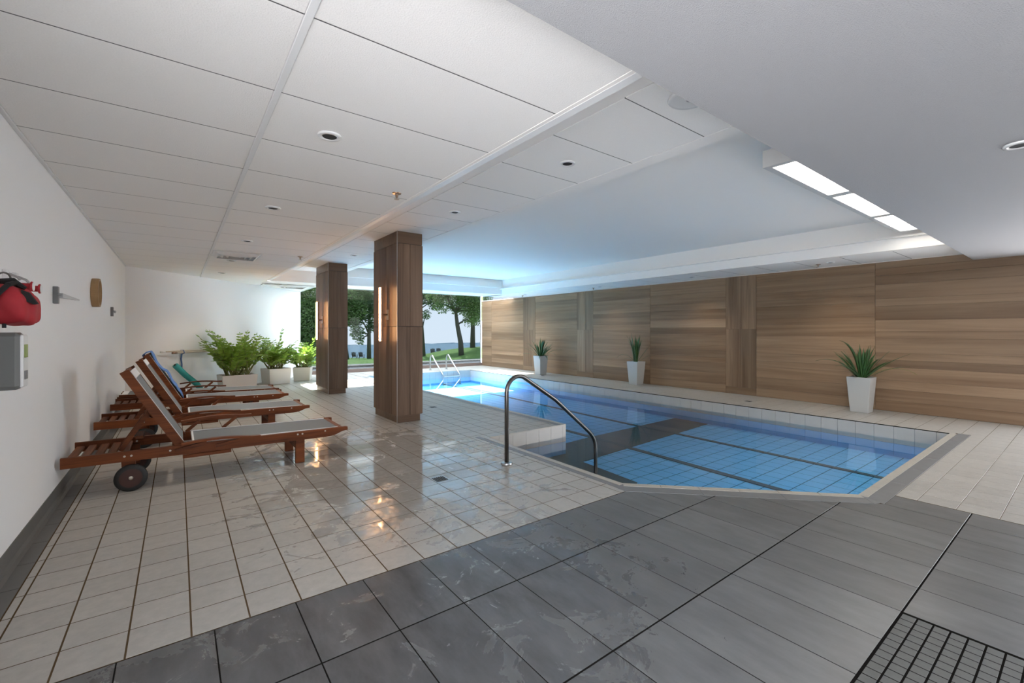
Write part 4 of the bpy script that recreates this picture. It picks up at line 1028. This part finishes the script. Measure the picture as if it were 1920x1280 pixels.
tree(865, 41, 1.71, 'tree with a leaning forked trunk right of the chrome ladder', [(0, 0, 0), (-.05, 0, .8), (-.25, 0, 1.7), (-.35, 0, 2.4), (-.9, 0, 3.2)],
     [(-.2, 0, 3.6, .9, 1), (-1.1, .1, 2.8, .55, .8), (.6, 0, 3.4, .8, 1), (.9, .2, 2.4, .7, .9), (-1.0, 0, 4.0, .7, .8), (.2, 0, 4.6, .9, 1), (.5, 0, 2.0, .45, .6), (-.2, 0, 2.9, .7, .9), (-1.5, 0, 3.5, .7, .9), (.9, 0, 3.0, .8, 1)], 11000, .085, 5)
tree(886, 45, 1.73, 'slim dense tree against the end of the wood wall', [(0, 0, 0), (.02, 0, 1.2), (0, 0, 2.2), (0, 0, 3.4)],
     [(0, 0, 2.6, .9, 1), (.3, 0, 1.9, .6, .8), (-.1, 0, 3.6, 1.1, 1.2), (.4, 0, 4.4, 1.1, 1), (.5, 0, 3.0, .8, 1)], 11000, .085, 6)
tree(795, 46, 1.92, 'tree half hidden behind the nearer column, branch reaching right', [(0, 0, 0), (-.1, 0, 1.5), (-.2, 0, 2.6), (0, 0, 3.4)],
     [(.5, -.3, 3.0, .5, .9), (.0, 0, 3.6, .8, 1), (.9, -.5, 3.5, .55, .8), (.1, 0, 2.3, .3, .5), (1.0, -.6, 4.2, .6, .6)], 6000, .085, 7, 'foliage_dark', .10)
tree(692, 58, 2.70, 'straight trunked tree seen between the two columns', [(0, 0, 0), (.0, 0, 1.2), (.03, 0, 2.2), (0, 0, 3.4)],
     [(-.5, .2, 1.3, .38, .7), (-.65, .3, 2.3, .6, 1), (.0, 0, 2.9, .55, 1), (-.3, .2, 3.5, .6, .9), (.1, 0, 1.6, .3, .7), (.2, -.1, 2.2, .5, .8), (-.35, .2, .9, .22, .5), (-.9, .2, 3.0, .6, .9), (-.4, 0, 2.0, .35, .8)], 8000, .085, 8, 'foliage_dark', .11)
tree(652, 56, 2.55, 'leafy tree crown just right of the far column', [(0, 0, 0), (-.2, 0, 1.5), (-.25, 0, 2.6), (0, 0, 3.4)],
     [(.1, 0, 2.2, .55, 1), (.3, 0, 1.9, .4, 1), (0, 0, 3.0, .6, 1), (-.4, .2, 2.6, .7, 1), (.5, 0, 2.6, .6, 1), (.6, 0, 3.2, .6, 1)], 6000, .085, 9, 'foliage', .09)
tree(572, 34, 1.79, 'large dense green tree left of the far column', [(0, 0, 0), (0, 0, 1.2), (0, 0, 2.4)],
     [(0, 0, 1.6, .9, 1.2), (-.4, .3, 2.4, .9, 1.2), (.5, 0, 2.2, .8, 1.1), (.1, .2, 3.2, .9, 1.1), (.3, 0, 1.0, .7, 1.1), (-.5, .2, .9, .6, 1)], 14000, .09, 10, 'foliage', .14)
def garden_chair(px, py, depth, label, rot):
    x, y = far(px, depth); z = lz(x, y) + .02
    t = thing('garden_chair', label, 'chair', (x, y, z), 'chairs on the lawn'); Lq = MB
    ca, sa = math.cos(rot), math.sin(rot)
    def T(m2):
        m2.v = [(x + vx * ca - vy * sa, y + vx * sa + vy * ca, z + vz) for vx, vy, vz in m2.v]; return m2
    for i in range(5): T(MB().bar((-.22 + .11 * i, -.05, .28), (-.25 + .125 * i, -.30, .92 + (.06 if i == 2 else 0)), .10, .02)).build('back_slat', 'chair_brown', t)
    for i in range(4): T(MB().box(-.27, .27, .0 + .12 * i, .11 + .12 * i, .30 + .02 * i, .325 + .02 * i)).build('seat_slat', 'chair_brown', t)
    for sx_ in (-.32, .32):
        T(MB().box(sx_ - .06, sx_ + .06, -.25, .48, .56, .585)).build('armrest', 'chair_brown', t)
        T(MB().box(sx_ - .02, sx_ + .02, .38, .46, -.1, .56)).build('leg', 'chair_brown', t)
        T(MB().bar((sx_, .40, .30), (sx_, -.45, -.08), .03, .10)).build('leg', 'chair_brown', t)
ra = -TH + math.pi * .02
garden_chair(664, 671.5, 64, 'brown garden chair on the lawn between the columns, left one', ra)
garden_chair(677, 671.5, 64, 'brown garden chair on the lawn between the columns, right one', ra)
garden_chair(811.5, 665.5, 62, 'brown garden chair on the lawn behind the chrome ladder, left one', ra)
garden_chair(822.5, 665, 62, 'brown garden chair on the lawn behind the chrome ladder, right one', ra)
